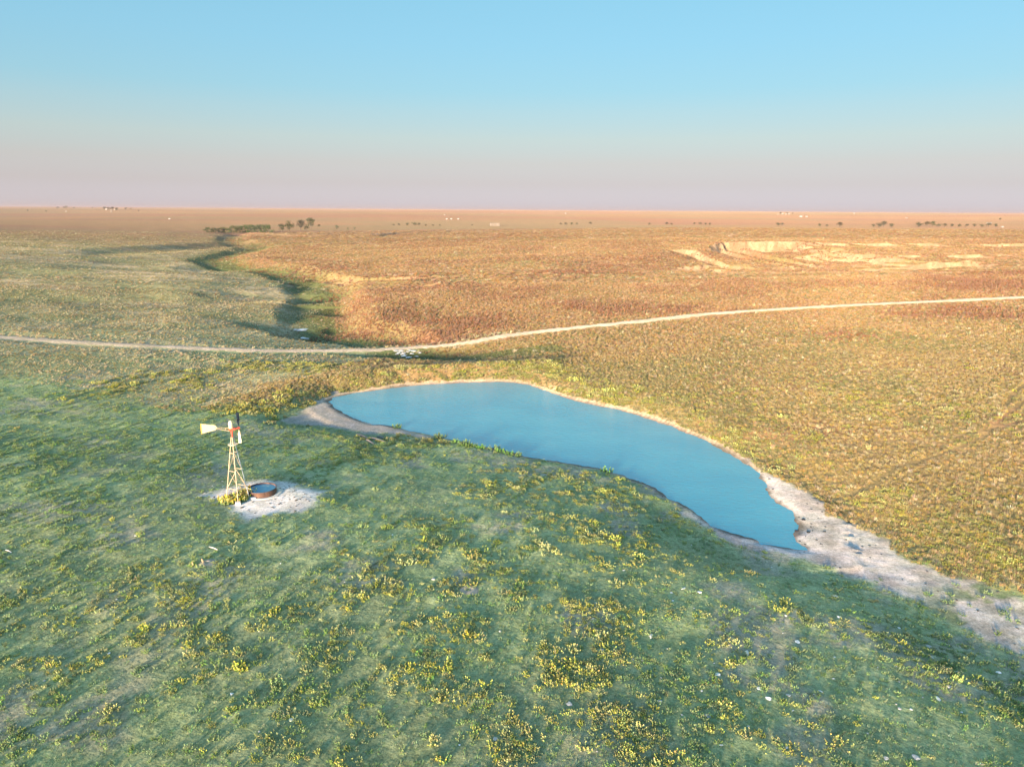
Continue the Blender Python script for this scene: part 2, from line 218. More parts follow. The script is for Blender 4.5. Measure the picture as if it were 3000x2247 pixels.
def height(x, y, full=False):
    x = np.asarray(x, float); y = np.asarray(y, float)
    z = np.zeros(x.shape)
    near = y < 2300
    zz = np.clip(tps(x[near], y[near]), -9, 13)
    z[near] = zz
    # far rolling plains
    far = (fbm(x / 2600 + 3.1, y / 1100 + 1.7, 4) - 0.5) * 42 + 1.0 + np.clip((y - 3000) / 6000, 0, 1.0) * 5
    w = sm(1250, 2100, y + 60 * (fbm(x / 300, y / 300, 2) - .5))
    z = z * (1 - w) + far * w
    # swells and small relief
    rough = sm(150, 260, y) * (1 - sm(1300, 2000, y))
    z += rough * ((fbm(x / 60, y / 45, 3) - 0.5) * 2.2)
    z += (fbm(x / 14 + 9, y / 14, 3) - 0.5) * (0.2 + 0.35 * sm(120, 200, y)) * (1 - sm(900, 1400, y))
    z += (fbm(x / 2.2 + 4, y / 2.2, 2) - 0.5) * 0.16 * (1 - sm(300, 420, y))
    m = (y > 130) & (y < 1500)
    xm, ym, zm = x[m], y[m], z[m]
    # main draw
    d, side, par = seg_dist(xm, ym, DRAW)
    zc = np.interp(par, range(len(DRAW)), [p[2] for p in DRAW])
    wob = (fbm(xm / 26 + 5, ym / 26, 3) - 0.5)
    zc = np.where(ym > 260, -5.0 + (zc + 6.8) * .2, zc + .8 * sm(180, 260, ym))
    sc = np.clip(ym / 330.0, 0.55, 1.5)
    a = d + wob * 9 * sc
    wf = np.where(par < 4, 6.0, np.interp(ym, [180, 230, 300, 420, 700], [6.5, 7.5, 6.0, 4.0, 5.0]))
    run = np.where(side > 0, np.where(par < 4, 9.0, 15 * sc), np.where(par < 4, 9.0, 58 * sc))
    u = np.clip((a - wf) / run, 0, 1)
    u2 = np.clip((a - wf) / (8 * sc), 0, 1)
    u = np.where(side > 0, sm(0, 1, u) * 0.8 + 0.2 * u, np.where(par < 4, sm(0, 1, u), .68 * (1 - (1 - u) ** 1.6) + .32 * sm(0, 1, u2)))
    endf = sm(-0.001, 2.0, par)
    zm = zm * (1 - (1 - u) * endf) + np.minimum(zc, zm) * (1 - u) * endf
    # side gullies
    for T, (dep, wfl, rl, rr) in zip(TRIBS, TRIB_SHAPE):
        d, side, par = seg_dist(xm, ym, T)
        fade = 1 - sm(0.35, 1.0, par / (len(T) - 1.0))
        a = d + (fbm(xm / 9, ym / 9, 2) - .5) * 4
        u = np.clip((a - wfl) / np.where(side > 0, rl, rr), 0, 1)
        zm = zm - dep * (1 - sm(0, 1, u)) * fade
    # scarps
    for P, hgt in CLIFFS:
        xs = [p[0] for p in P]
        bb = (xm > min(xs) - 60) & (xm < max(xs) + 60) & (ym > min(p[1] for p in P) - 130) & (ym < max(p[1] for p in P) + 40)
        if not bb.any(): continue
        xb, yb = xm[bb], ym[bb]
        jit = (fbm(xb / 11 + hgt, yb / 40, 3) - .5) * (16 if hgt > 5 else 9) + (fbm(xb / 3.6, yb / 12, 3) - .5) * 6.0
        d, side, par = seg_dist(xb, yb + jit, P)
        front = np.where(side > 0, d, -d)                       # positive = toward the foot of the scarp
        ex = np.minimum(xb - min(xs), max(xs) - xb)
        endf = sm(-8, 14, ex + (fbm(xb / 6, yb / 30, 2) - .5) * 14)
        seg = sm(0.36, 0.48, fbm(xb / 13 + hgt * 3, yb * 0 + 2.2, 3)) if hgt < 2.7 else sm(0.22, 0.40, fbm(xb / 18 + hgt * 3, yb * 0 + 7.2, 3))
        drop = hgt * sm(-0.4, 1.6 + hgt * .55, front) * np.exp(-np.clip(front, 0, None) / (18 + hgt * 7)) * endf * seg
        zt = zm[bb]; zt = zt - drop
        zm[bb] = zt
    z[m] = zm
    # road bench
    m = (y > 150) & (y < 225) & (np.abs(x) < 220)
    d, side, par = seg_dist(x[m], y[m], ROAD)
    zr = np.interp(par, range(len(ROAD)), [p[2] for p in ROAD])
    u = sm(2.2, 7.5, d)
    z[m] = z[m] * u + zr * (1 - u) - 0.10 * np.exp(-((d - 3.4) / 0.9) ** 2) * (1 - u)
    # pond side
    m = (y > 20) & (y < 175) & (np.abs(x) < 90)
    xm, ym, zm = x[m], y[m], z[m]
    # dam ridge
    d, side, par = seg_dist(xm, ym, DAM)
    crest = np.interp(par, range(len(DAM)), [p[2] for p in DAM]) + (fbm(xm / 6, ym / 6, 3) - .5) * .7
    ridge = crest - np.clip(d - 0.8, 0, None) * np.where(side > 0, 0.30, 0.42)
    ridge = np.where((par < 0.01) | (par > len(DAM) - 1.01), ridge - d * .5, ridge)
    k = 0.5
    zm = np.where(ridge > zm - 3, np.log(np.exp(np.clip(zm / k, -60, 60)) + np.exp(np.clip(ridge / k, -60, 60))) * k, zm)
    # wash and beach
    sdp = poly_sd(xm, ym, POND) + (fbm(xm / 2.4, ym / 2.4, 3) - .5) * 1.1 + (fbm(xm / .9, ym / .9, 2) - .5) * .7
    for poly, bank in ((WASH, 9.0), (BEACH, 5.0)):
        sd = poly_sd(xm, ym, poly)
        u = sm(-1.0, bank, sd)
        flat = WATER + 0.03 + np.clip(sdp, 0, 40) * 0.012 + (fbm(xm / 1.1, ym / 1.1, 2) - .5) * 0.10
        zm = zm * u + flat * (1 - u)
    nat = np.maximum(zm, WATER + 0.12 + np.clip(sdp, 0, 4) * 0.05)
    u = sm(0.0, 5.0, sdp)
    shore = WATER + np.where(sdp > 0, sdp * 0.16, sdp * 0.14)
    zm = np.where(sdp > 5.0, zm, np.where(sdp > 0, np.minimum(nat, shore * (1 - u) + nat * u + .0), np.maximum(shore, WATER - 2.2)))
    # pad under the windmill
    sd = poly_sd(xm, ym, PAD)
    u = sm(-2.5, 2.0, sd)
    zm = zm * u + (0.0 + (fbm(xm / 1.5, ym / 1.5, 2) - .5) * .06) * (1 - u)
    z[m] = zm
    return z

def hz(x, y): return float(height(np.array([x], float), np.array([y], float))[0])

# ------------------------------------------------------------------ node helpers
def new_mat(name):
    m = bpy.data.materials.new(name)
    m.use_nodes = True
    nt = m.node_tree
    b = nt.nodes['Principled BSDF']
    return m, nt, b

def node(nt, kind, **kw):
    n = nt.nodes.new(kind)
    for k, v in kw.items():
        if k in n.inputs: n.inputs[k].default_value = v
        else: setattr(n, k, v)
    return n

def noise(nt, vec, scale, detail=4.0, rough=0.55):
    n = node(nt, 'ShaderNodeTexNoise')
    n.inputs['Scale'].default_value = scale; n.inputs['Detail'].default_value = detail; n.inputs['Roughness'].default_value = rough
    nt.links.new(vec, n.inputs['Vector'])
    return n.outputs['Fac']

def ramp(nt, fac, stops):
    r = nt.nodes.new('ShaderNodeValToRGB')
    e = r.color_ramp.elements
    while len(e) < len(stops): e.new(0.5)
    for el, (p, c) in zip(e, stops):
        el.position = p; el.color = (c[0], c[1], c[2], 1) if not isinstance(c, (int, float)) else (c, c, c, 1)
    nt.links.new(fac, r.inputs['Fac'])
    return r.outputs['Color']

def mix(nt, fac, a, b, mode='MIX'):
    m = nt.nodes.new('ShaderNodeMix'); m.data_type = 'RGBA'; m.blend_type = mode
    for s, v in ((m.inputs[0], fac), (m.inputs[6], a), (m.inputs[7], b)):
        if isinstance(v, bpy.types.NodeSocket): nt.links.new(v, s)
        elif isinstance(v, (int, float)): s.default_value = v
        else: s.default_value = (v[0], v[1], v[2], 1)
    return m.outputs[2]

def math_n(nt, op, a, b=None):
    m = nt.nodes.new('ShaderNodeMath'); m.operation = op
    for s, v in ((m.inputs[0], a), (m.inputs[1], b)):
        if v is None: continue
        if isinstance(v, bpy.types.NodeSocket): nt.links.new(v, s)
        else: s.default_value = v
    return m.outputs[0]

def bump(nt, b, h, strength=0.5, dist=0.1):
    n = nt.nodes.new('ShaderNodeBump')
    n.inputs['Strength'].default_value = strength; n.inputs['Distance'].default_value = dist
    nt.links.new(h, n.inputs['Height']); nt.links.new(n.outputs['Normal'], b.inputs['Normal'])

def simple_mat(name, col, rough=0.7, metal=0.0, var=0.25, scale=8.0, bumpd=0.0, spec=0.3):
    m, nt, b = new_mat(name)
    tc = node(nt, 'ShaderNodeTexCoord')
    f = noise(nt, tc.outputs['Object'], scale, 5)
    lo = tuple(c * (1 - var) for c in col); hi = tuple(min(1, c * (1 + var)) for c in col)
    nt.links.new(ramp(nt, f, [(0.3, lo), (0.7, hi)]), b.inputs['Base Color'])
    b.inputs['Roughness'].default_value = rough; b.inputs['Metallic'].default_value = metal
    b.inputs['Specular IOR Level'].default_value = spec
    if bumpd: bump(nt, b, f, 0.6, bumpd)
    return m

def add_obj(name, verts, faces, mat, parent=None, smooth=False, kind=None, label=None, cat=None, group=None):
    me = bpy.data.meshes.new(name)
    me.from_pydata([tuple(map(float, v)) for v in verts], [], faces)
    me.validate()
    if mat is not None:
        for mm in (mat if isinstance(mat, (list, tuple)) else [mat]): me.materials.append(mm)
    if smooth: me.polygons.foreach_set('use_smooth', [True] * len(me.polygons))
    o = bpy.data.objects.new(name, me)
    COL.objects.link(o)
    if parent is not None: o.parent = parent
    tag(o, label, cat, group, kind)
    return o

def tag(o, label=None, cat=None, group=None, kind=None):
    if label: o['label'] = label
    if cat: o['category'] = cat
    if group: o['group'] = group
    if kind: o['kind'] = kind
    return o

def empty(name, loc, label, cat, group=None, rz=0.0):
    o = bpy.data.objects.new(name, None)
    o.empty_display_size = 0.3
    COL.objects.link(o)
    o.location = loc; o.rotation_euler = (0, 0, rz)
    return tag(o, label, cat, group)

class MB:
    """collects simple shapes into one mesh"""
    def __init__(s): s.v = []; s.f = []
    def add(s, v, f):
        o = len(s.v); s.v += [tuple(map(float, p)) for p in v]; s.f += [tuple(i + o for i in q) for q in f]
        return s
    def box(s, c, d, R=None):
        P = [(sx * d[0] / 2, sy * d[1] / 2, sz * d[2] / 2) for sz in (-1, 1) for sy in (-1, 1) for sx in (-1, 1)]
        if R is not None: P = [tuple(R @ mathutils.Vector(p)) for p in P]
        P = [(p[0] + c[0], p[1] + c[1], p[2] + c[2]) for p in P]
        return s.add(P, [(0, 2, 3, 1), (4, 5, 7, 6), (0, 1, 5, 4), (2, 6, 7, 3), (0, 4, 6, 2), (1, 3, 7, 5)])
    def tube(s, pts, r, n=8, cap=True):
        rr = r if isinstance(r, (list, tuple)) else [r] * len(pts)
        V = [mathutils.Vector(p) for p in pts]
        o = len(s.v); up = None
        for i, p in enumerate(V):
            t = ((V[min(i + 1, len(V) - 1)] - V[max(i - 1, 0)])).normalized()
            if up is None:
                up = t.orthogonal().normalized()
            else:
                up = (up - t * up.dot(t)).normalized()
            b = t.cross(up)
            for k in range(n):
                a = 2 * math.pi * k / n
                q = p + (up * math.cos(a) + b * math.sin(a)) * rr[i]
                s.v.append(tuple(q))
        for i in range(len(V) - 1):
            for k in range(n):
                s.f.append((o + i * n + k, o + i * n + (k + 1) % n, o + (i + 1) * n + (k + 1) % n, o + (i + 1) * n + k))
        if cap:
            s.f.append(tuple(o + k for k in reversed(range(n)))); s.f.append(tuple(o + (len(V) - 1) * n + k for k in range(n)))
        return s
    def lathe(s, prof, n=32, c=(0, 0, 0), close=False):
        o = len(s.v)
        for (r, z) in prof:
            for k in range(n):
                a = 2 * math.pi * k / n
                s.v.append((c[0] + r * math.cos(a), c[1] + r * math.sin(a), c[2] + z))
        m = len(prof)
        for i in range(m - 1 + (1 if close else 0)):
            j = (i + 1) % m
            for k in range(n):
                s.f.append((o + i * n + k, o + i * n + (k + 1) % n, o + j * n + (k + 1) % n, o + j * n + k))
        return s
    def build(s, name, mat, parent=None, smooth=False, **kw):
        return add_obj(name, s.v, s.f, mat, parent, smooth, **kw)

# ------------------------------------------------------------------ ground sheet
def spacing_rows():
    ys = [-60.0]
    while ys[-1] < 24000:
        y = ys[-1]
        if y < 24: d = 6.0
        elif y < 100: d = 0.34
        elif y < 215: d = 0.5
        elif y < 340: d = 0.95
        elif y < 560: d = 1.25
        elif y < 900: d = 1.25 + (y - 560) * 0.012
        else: d = 5.3 + (y - 900) * 0.016
        ys.append(y + d)
    return np.array(ys)
ROWS = spacing_rows()
NCOL = 640
U_ = np.linspace(-1, 1, NCOL)
HALF = np.where(ROWS < 0, 75.0, 75 + 1.02 * ROWS)
GX = U_[None, :] * HALF[:, None]
GY = np.repeat(ROWS[:, None], NCOL, 1)
GZ = height(GX.ravel(), GY.ravel()).reshape(GX.shape)

def zone_masks(x, y, z):
    """natural cover classes 0..1 by place"""
    n1 = fbm(x / 9, y / 9, 4); n2 = fbm(x / 2.0 + 31, y / 2.0, 4); n3 = fbm(x / 40 + 7, y / 30 + 3, 3)
    M = {}
    nearp = (y > 15) & (y < 175) & (np.abs(x) < 100)
    big = np.full(x.shape, 60.0)
    sdp = big.copy(); sdw = big.copy(); sdb = big.copy(); sdm = big.copy()
    sdp[nearp] = poly_sd(x[nearp], y[nearp], POND)
    sdw[nearp] = poly_sd(x[nearp], y[nearp], WASH)
    sdb[nearp] = poly_sd(x[nearp], y[nearp], BEACH)
    sdm[nearp] = poly_sd(x[nearp], y[nearp], PAD)
    wn_ = (n2 - .5) * 3.2 + (n1 - .5) * 3
    M['sand'] = np.maximum(sm(0.6, -0.6, sdw + wn_ * .8), 0)
    M['beach'] = sm(0.8, -0.6, sdb + wn_ * .7)
    M['pad'] = sm(0.9, -0.9, sdm + wn_ * .9)
    M['shore'] = sm(1.7, 0.5, sdp + (n2 - .5) * 1.6)
    M['sdp'] = sdp; M['sdw'] = sdw; M['sdm'] = sdm; M['sdb'] = sdb
    # is this the side beyond the pond / draw (dry tall grass) or the grazed side?
    line = [(70, 20), (48, 48), (38, 66), (30, 82), (18, 100), (0, 114), (-24, 121), (-40, 113), (-54, 108), (-75, 126), (-130, 150), (-260, 190)]
    d, side, par = seg_dist(x, y, line)
    sgn = side * d                                              # positive = beyond
    M['dry'] = sm(-5, 9, sgn + (n1 - .5) * 14 + (n3 - .5) * 10)
    dd, ds, dp = seg_dist(x, y, DRAW)
    M['right'] = np.where(ds > 0, 1.0, 0.0) * sm(0, 20 + y * .02, dd)
    M['drawd'] = dd; M['draws'] = ds
    ld, ls, lp = seg_dist(x, y, [(-25, 20), (-50, 100), (-46, 118), (-34, 140), (-30, 165)] + [p[:2] for p in DRAW[4:]])
    M['left'] = sm(-6, 10, -ls * ld + (n1 - .5) * 16) * sm(96, 125, y + (n1 - .5) * 30)
    cl = np.zeros(x.shape)
    cm = (y > 220) & (y < 1300)
    xc, yc = x[cm], y[cm]; cc = np.zeros(xc.shape)
    for P, hgt in CLIFFS:
        bb = (xc > min(p[0] for p in P) - 20) & (xc < max(p[0] for p in P) + 20) & (np.abs(yc - np.mean([p[1] for p in P])) < 120)
        if bb.any():
            d_, _, _ = seg_dist(xc[bb], yc[bb], P)
            cc[bb] = np.maximum(cc[bb], sm(14 + hgt * 2, 6 + hgt * 1.2, d_))
    cl[cm] = cc; M['cliff'] = cl
    M['n1'] = n1; M['n2'] = n2; M['n3'] = n3
    return M

def ground_albedo(x, y, z, slope):
    M = zone_masks(x, y, z)
    n1, n2, n3 = M['n1'][..., None], M['n2'][..., None], M['n3'][..., None]
    L = lambda *c: np.array(c, float)
    def mixc(a, b, f): return a * (1 - f) + b * f
    # grazed short-grass side
    g = mixc(L(.212, .262, .126), L(.268, .312, .150), sm(.35, .65, n1))
    g = mixc(g, L(.30, .265, .20), sm(.56, .74, fbm(x / 6 + 50, y / 6, 4))[..., None] * .75)
    g = mixc(g, L(.21, .23, .12), sm(.5, .7, fbm(x / 17 + 80, y / 12, 3))[..., None] * .6)
    # dry grass side: straw, red bluestem, green forbs
    big = fbm(x / 55 + 12, y / 38 + 4, 4)[..., None]
    straw = mixc(L(.225, .15, .070), L(.20, .142, .064), sm(.4, .6, n1))
    red = mixc(L(.185, .10, .055), L(.22, .12, .065), sm(.4, .6, n2))
    grn = L(.15, .14, .055)
    d = mixc(straw, red, sm(.47, .58, big))
    d = mixc(d, grn, sm(.52, .68, fbm(x / 30 + 61, y / 22 + 8, 4))[..., None] * .6)
    # left of the draw: greyer green-straw
    left = mixc(L(.20, .18, .10), L(.30, .245, .15), sm(.45, .62, fbm(x / 22 + 4, y / 9 + 6, 4))[..., None])
    left = mixc(left, L(.15, .165, .08), sm(.5, .66, fbm(x / 45, y / 20 + 16, 3))[..., None] * .7)
    dist_r = sm(180, 700, y)[..., None]
    lf = (M['left'] * (1 - sm(500, 1000, y + (n3[..., 0] - .5) * 300)))[..., None]
    left = mixc(mixc(g, left, .5), left, sm(150, 260, y)[..., None])
    d = mixc(d, left, lf)
    c = mixc(g, d, M['dry'][..., None])
    # draw floor: green
    fl = (sm(16, 6, M['drawd'] / np.clip(y / 300., .6, 2.6)) * (y > 148) * (y < 1200))[..., None]
    c = mixc(c, mixc(L(.055, .085, .03), L(.085, .11, .04), n2), fl * .85)
    # far plains
    farc = mixc(L(.27, .157, .088), L(.255, .165, .088), sm(.4, .6, fbm(x / 900 + 9, y / 220, 5, .62))[..., None])
    farc = mixc(farc, L(.24, .132, .085), sm(.52, .66, fbm(x / 2200 + 19, y / 520 + 5, 4, .6))[..., None] * .8)
    farc = mixc(farc, L(.215, .165, .088), sm(.56, .68, fbm(x / 900 + 2, y / 250 + 15, 3))[..., None] * .6)
    c = mixc(c, farc, sm(460, 900, y + (n3[..., 0] - .5) * 200)[..., None])
    # bare soil on scarps
    bare = (sm(.26, .50, slope + (n2[..., 0] - .5) * .30) * M['cliff'])[..., None]
    rill = sm(.50, .62, fbm(x / 3.0 + 5, y / 16, 3))[..., None]
    c = mixc(c, mixc(mixc(L(.25, .165, .098), L(.34, .235, .142), n2), L(.20, .125, .075), rill * .75), bare)
    # sand, mud, pad
    sand = mixc(L(.28, .25, .215), L(.40, .365, .32), sm(.35, .65, n2))
    sand = mixc(sand, L(.24, .22, .18), sm(.55, .68, fbm(x / .9, y / .9, 3))[..., None] * sm(8, 20, M['sdp'])[..., None] * .8)
    sand = mixc(sand, L(.11, .15, .06), (sm(.56, .66, fbm(x / 3.3 + 70, y / 3.3, 4)) * sm(6, 16, M['sdp']))[..., None] * .9)
    c = mixc(c, sand, M['sand'][..., None])
    c = mixc(c, mixc(L(.25, .215, .175), L(.33, .29, .245), n2), M['beach'][..., None])
    c = mixc(c, mixc(L(.42, .385, .34), L(.56, .52, .465), sm(.3, .6, n2)), M['pad'][..., None])
    c = mixc(c, mixc(L(.33, .25, .18), L(.42, .33, .24), n2), (M['shore'] * (1 - M['sand']))[..., None] * .85)
    mud = sm(.7, .1, M['sdp'] + (n2[..., 0] - .5) * 1.4)[..., None]
    c = mixc(c, L(.13, .11, .085), mud)
    # rock rubble at the culvert
    return np.clip(c, 0, 1), M

gy_, gx_ = np.gradient(GZ)
dyr = np.gradient(ROWS)[:, None]; dxc = np.gradient(GX, axis=1)
SLOPE = np.hypot(gy_ / dyr, gx_ / dxc)
ALB, GM = ground_albedo(GX, GY, GZ, SLOPE)

def make_ground():
    nr, nc = GX.shape
    me = bpy.data.meshes.new('ground')
    co = np.stack([GX, GY, GZ], -1).reshape(-1, 3).astype(np.float32)
    idx = np.arange(nr * nc).reshape(nr, nc)
    q = np.stack([idx[:-1, :-1], idx[:-1, 1:], idx[1:, 1:], idx[1:, :-1]], -1).reshape(-1, 4).astype(np.int32)
    me.vertices.add(len(co)); me.vertices.foreach_set('co', co.ravel())
    me.loops.add(q.size); me.loops.foreach_set('vertex_index', q.ravel())
    me.polygons.add(len(q)); me.polygons.foreach_set('loop_start', np.arange(0, q.size, 4, dtype=np.int32))
    me.polygons.foreach_set('loop_total', np.full(len(q), 4, np.int32))
    me.polygons.foreach_set('use_smooth', np.ones(len(q), bool))
    me.update(calc_edges=True)
    a = me.color_attributes.new('albedo', 'FLOAT_COLOR', 'POINT')
    a.data.foreach_set('color', np.concatenate([ALB, np.ones(ALB.shape[:2] + (1,))], -1).astype(np.float32).ravel())
    bare = np.clip(GM['sand'] + GM['beach'] + GM['pad'] + GM['shore'], 0, 1)
    b = me.attributes.new('bare', 'FLOAT', 'POINT'); b.data.foreach_set('value', bare.astype(np.float32).ravel())
    sh = me.attributes.new('shag', 'FLOAT', 'POINT'); sh.data.foreach_set('value', sm(430, 760, GY).astype(np.float32).ravel())
    m, nt, p = new_mat('prairie_ground')
    ash = node(nt, 'ShaderNodeAttribute', attribute_name='shag')
    at = node(nt, 'ShaderNodeAttribute', attribute_name='albedo')
    ab = node(nt, 'ShaderNodeAttribute', attribute_name='bare')
    tc = node(nt, 'ShaderNodeTexCoord')
    pos = tc.outputs['Object']
    f1 = noise(nt, pos, 2.6, 6, .65)
    f2 = noise(nt, pos, 0.55, 5, .6)
    f3 = noise(nt, pos, 0.05, 5, .6)
    c = mix(nt, 1.0, at.outputs['Color'], ramp(nt, f1, [(.25, .62), (.5, .98), (.75, 1.38)]), 'MULTIPLY')
    c = mix(nt, 1.0, c, ramp(nt, f2, [(.3, (.80, .84, .78)), (.7, (1.18, 1.14, 1.16))]), 'MULTIPLY')
    c = mix(nt, 1.0, c, ramp(nt, f3, [(.3, (.90, .94, .90)), (.7, (1.10, 1.06, 1.08))]), 'MULTIPLY')
    f0 = noise(nt, pos, 8.0, 4, .7)
    c = mix(nt, 1.0, c, ramp(nt, f0, [(.32, (.66, .70, .66)), (.5, (1.0, 1.0, 1.0)), (.68, (1.34, 1.30, 1.30))]), 'MULTIPLY')
    nt.links.new(c, p.inputs['Base Color'])
    p.inputs['Roughness'].default_value = 0.95
    p.inputs['Diffuse Roughness'].default_value = 1.0
    nt.links.new(math_n(nt, 'MULTIPLY', ash.outputs['Fac'], 0.0), p.inputs['Sheen Weight'])
    p.inputs['Sheen Roughness'].default_value = 0.6
    p.inputs['Sheen Tint'].default_value = (.95, .66, .42, 1)
    p.inputs['Specular IOR Level'].default_value = 0.1
    h = math_n(nt, 'ADD', math_n(nt, 'MULTIPLY', f1, 0.35), f2)
    bn = nt.nodes.new('ShaderNodeBump'); nt.links.new(math_n(nt, 'ADD', math_n(nt, 'MULTIPLY', ash.outputs['Fac'], 2.6), 0.5), bn.inputs['Distance'])
    st = math_n(nt, 'SUBTRACT', 0.55, math_n(nt, 'MULTIPLY', ab.outputs['Fac'], 0.42))
    nt.links.new(st, bn.inputs['Strength'])
    nt.links.new(h, bn.inputs['Height']); nt.links.new(bn.outputs['Normal'], p.inputs['Normal'])
    me.materials.append(m)
    o = bpy.data.objects.new('ground', me)
    COL.objects.link(o)
    tag(o, 'rolling prairie ground of grazed green turf and dry golden grass', 'ground', kind='structure')
    return o
make_ground()

# ------------------------------------------------------------------ pond water
def make_pond():
    xs = [p[0] for p in POND]; ys = [p[1] for p in POND]
    step = 1.0
    X = np.arange(min(xs) - 4, max(xs) + 5, step); Y = np.arange(min(ys) - 4, max(ys) + 5, step)
    gx, gy = np.meshgrid(X, Y)
    sd = poly_sd(gx, gy, POND)
    keep = sd < 2.6
    idx = -np.ones(gx.shape, int); idx[keep] = np.arange(keep.sum())
    v = [(a, b, WATER) for a, b in zip(gx[keep], gy[keep])]
    f = []
    for i in range(gx.shape[0] - 1):
        for j in range(gx.shape[1] - 1):
            q = (idx[i, j], idx[i, j + 1], idx[i + 1, j + 1], idx[i + 1, j])
            if min(q) >= 0: f.append(tuple(int(k) for k in q))
    m, nt, b = new_mat('pond_water')
    tc = node(nt, 'ShaderNodeTexCoord')
    mp = node(nt, 'ShaderNodeMapping')
    mp.inputs['Scale'].default_value = (1.0, 1.8, 1.0); mp.inputs['Rotation'].default_value = (0, 0, 0.5)
    nt.links.new(tc.outputs['Object'], mp.inputs['Vector'])
    r1 = noise(nt, mp.outputs['Vector'], 1.1, 4, .65)
    r2 = noise(nt, mp.outputs['Vector'], 0.10, 2, .5)
    nt.links.new(ramp(nt, r2, [(.35, (.060, .300, .385)), (.65, (.074, .330, .405))]), b.inputs['Base Color'])
    b.inputs['Roughness'].default_value = 0.10
    b.inputs['IOR'].default_value = 1.5
    bump(nt, b, r1, 0.6, 0.18)
    return add_obj('pond', v, f, m, smooth=True, kind='structure', label='calm turquoise stock pond behind a low earth dam', cat='pond')
make_pond()

# ------------------------------------------------------------------ dirt road
def make_road():
    P = np.array(ROAD)
    t = np.linspace(0, len(P) - 1, 640)
    # smooth centreline (Catmull-Rom)
    def cr(t):
        i = np.clip(t.astype(int), 0, len(P) - 2); f = (t - i)[:, None]
        p0 = P[np.clip(i - 1, 0, len(P) - 1)]; p1 = P[i]; p2 = P[i + 1]; p3 = P[np.clip(i + 2, 0, len(P) - 1)]
        return .5 * ((2 * p1) + (-p0 + p2) * f + (2 * p0 - 5 * p1 + 4 * p2 - p3) * f ** 2 + (-p0 + 3 * p1 - 3 * p2 + p3) * f ** 3)
    C = cr(t)
    T = np.gradient(C[:, :2], axis=0); T /= np.linalg.norm(T, axis=1)[:, None]
    N = np.stack([T[:, 1], -T[:, 0]], 1)
    offs = np.linspace(-1, 1, 9)
    V = []
    for i in range(len(C)):
        s = t[i]
        wl = 2.2 + 0.5 * (vnoise(s * 3.1, 1.0) - .5) + 1.3 * (vnoise(s * 9.0, 4.0) - .5) + .8 * (vnoise(s * 31.0, 2.0) - .5)
        wr = 2.2 + 0.5 * (vnoise(s * 3.3, 8.0) - .5) + 1.3 * (vnoise(s * 8.0, 14.0) - .5) + .8 * (vnoise(s * 29.0, 6.0) - .5)
        for o in offs:
            w = o * (wr if o > 0 else wl)
            V.append((C[i, 0] + N[i, 0] * w, C[i, 1] + N[i, 1] * w, o))
    V = np.array(V)
    z = height(V[:, 0], V[:, 1])
    o = V[:, 2]
    lift = 0.05 + 0.05 * (1 - o ** 2) - 0.05 * np.exp(-((np.abs(o) - .55) / .16) ** 2)
    lift = np.where(np.abs(o) > .99, -0.06, lift)
    V[:, 2] = z + lift
    n = len(offs)
    F = [(i * n + k, (i + 1) * n + k, (i + 1) * n + k + 1, i * n + k + 1) for i in range(len(C) - 1) for k in range(n - 1)]
    m, nt, b = new_mat('pale_road_dirt')
    tc = node(nt, 'ShaderNodeTexCoord')
    f1 = noise(nt, tc.outputs['Object'], 1.6, 6, .65)
    f2 = noise(nt, tc.outputs['Object'], .22, 3, .5)
    c = ramp(nt, f1, [(.3, (.28, .225, .165)), (.55, (.37, .305, .23)), (.75, (.45, .38, .295))])
    c = mix(nt, 1.0, c, ramp(nt, f2, [(.3, .80), (.7, 1.10)]), 'MULTIPLY')
    rut = node(nt, 'ShaderNodeAttribute', attribute_name='crown')
    f3 = noise(nt, tc.outputs['Object'], .8, 5, .7)
    gfac = math_n(nt, 'MULTIPLY', rut.outputs['Fac'], ramp(nt, f3, [(.50, 0.0), (.62, 1.0)]))
    c = mix(nt, gfac, c, (.26, .24, .13))
    nt.links.new(c, b.inputs['Base Color']); b.inputs['Roughness'].default_value = .95; b.inputs['Specular IOR Level'].default_value = .1; b.inputs['Diffuse Roughness'].default_value = 1.0
    bump(nt, b, f1, .9, .2)
    road_ = add_obj('dirt_road', V, F, m, smooth=True, kind='structure', label='pale two-track dirt road crossing the prairie', cat='road')
    ca = road_.data.attributes.new('crown', 'FLOAT', 'POINT')
    ca.data.foreach_set('value', (np.exp(-(o / .22) ** 2) * .8 + sm(.75, 1.0, np.abs(o)) * .9).astype(np.float32))
make_road()

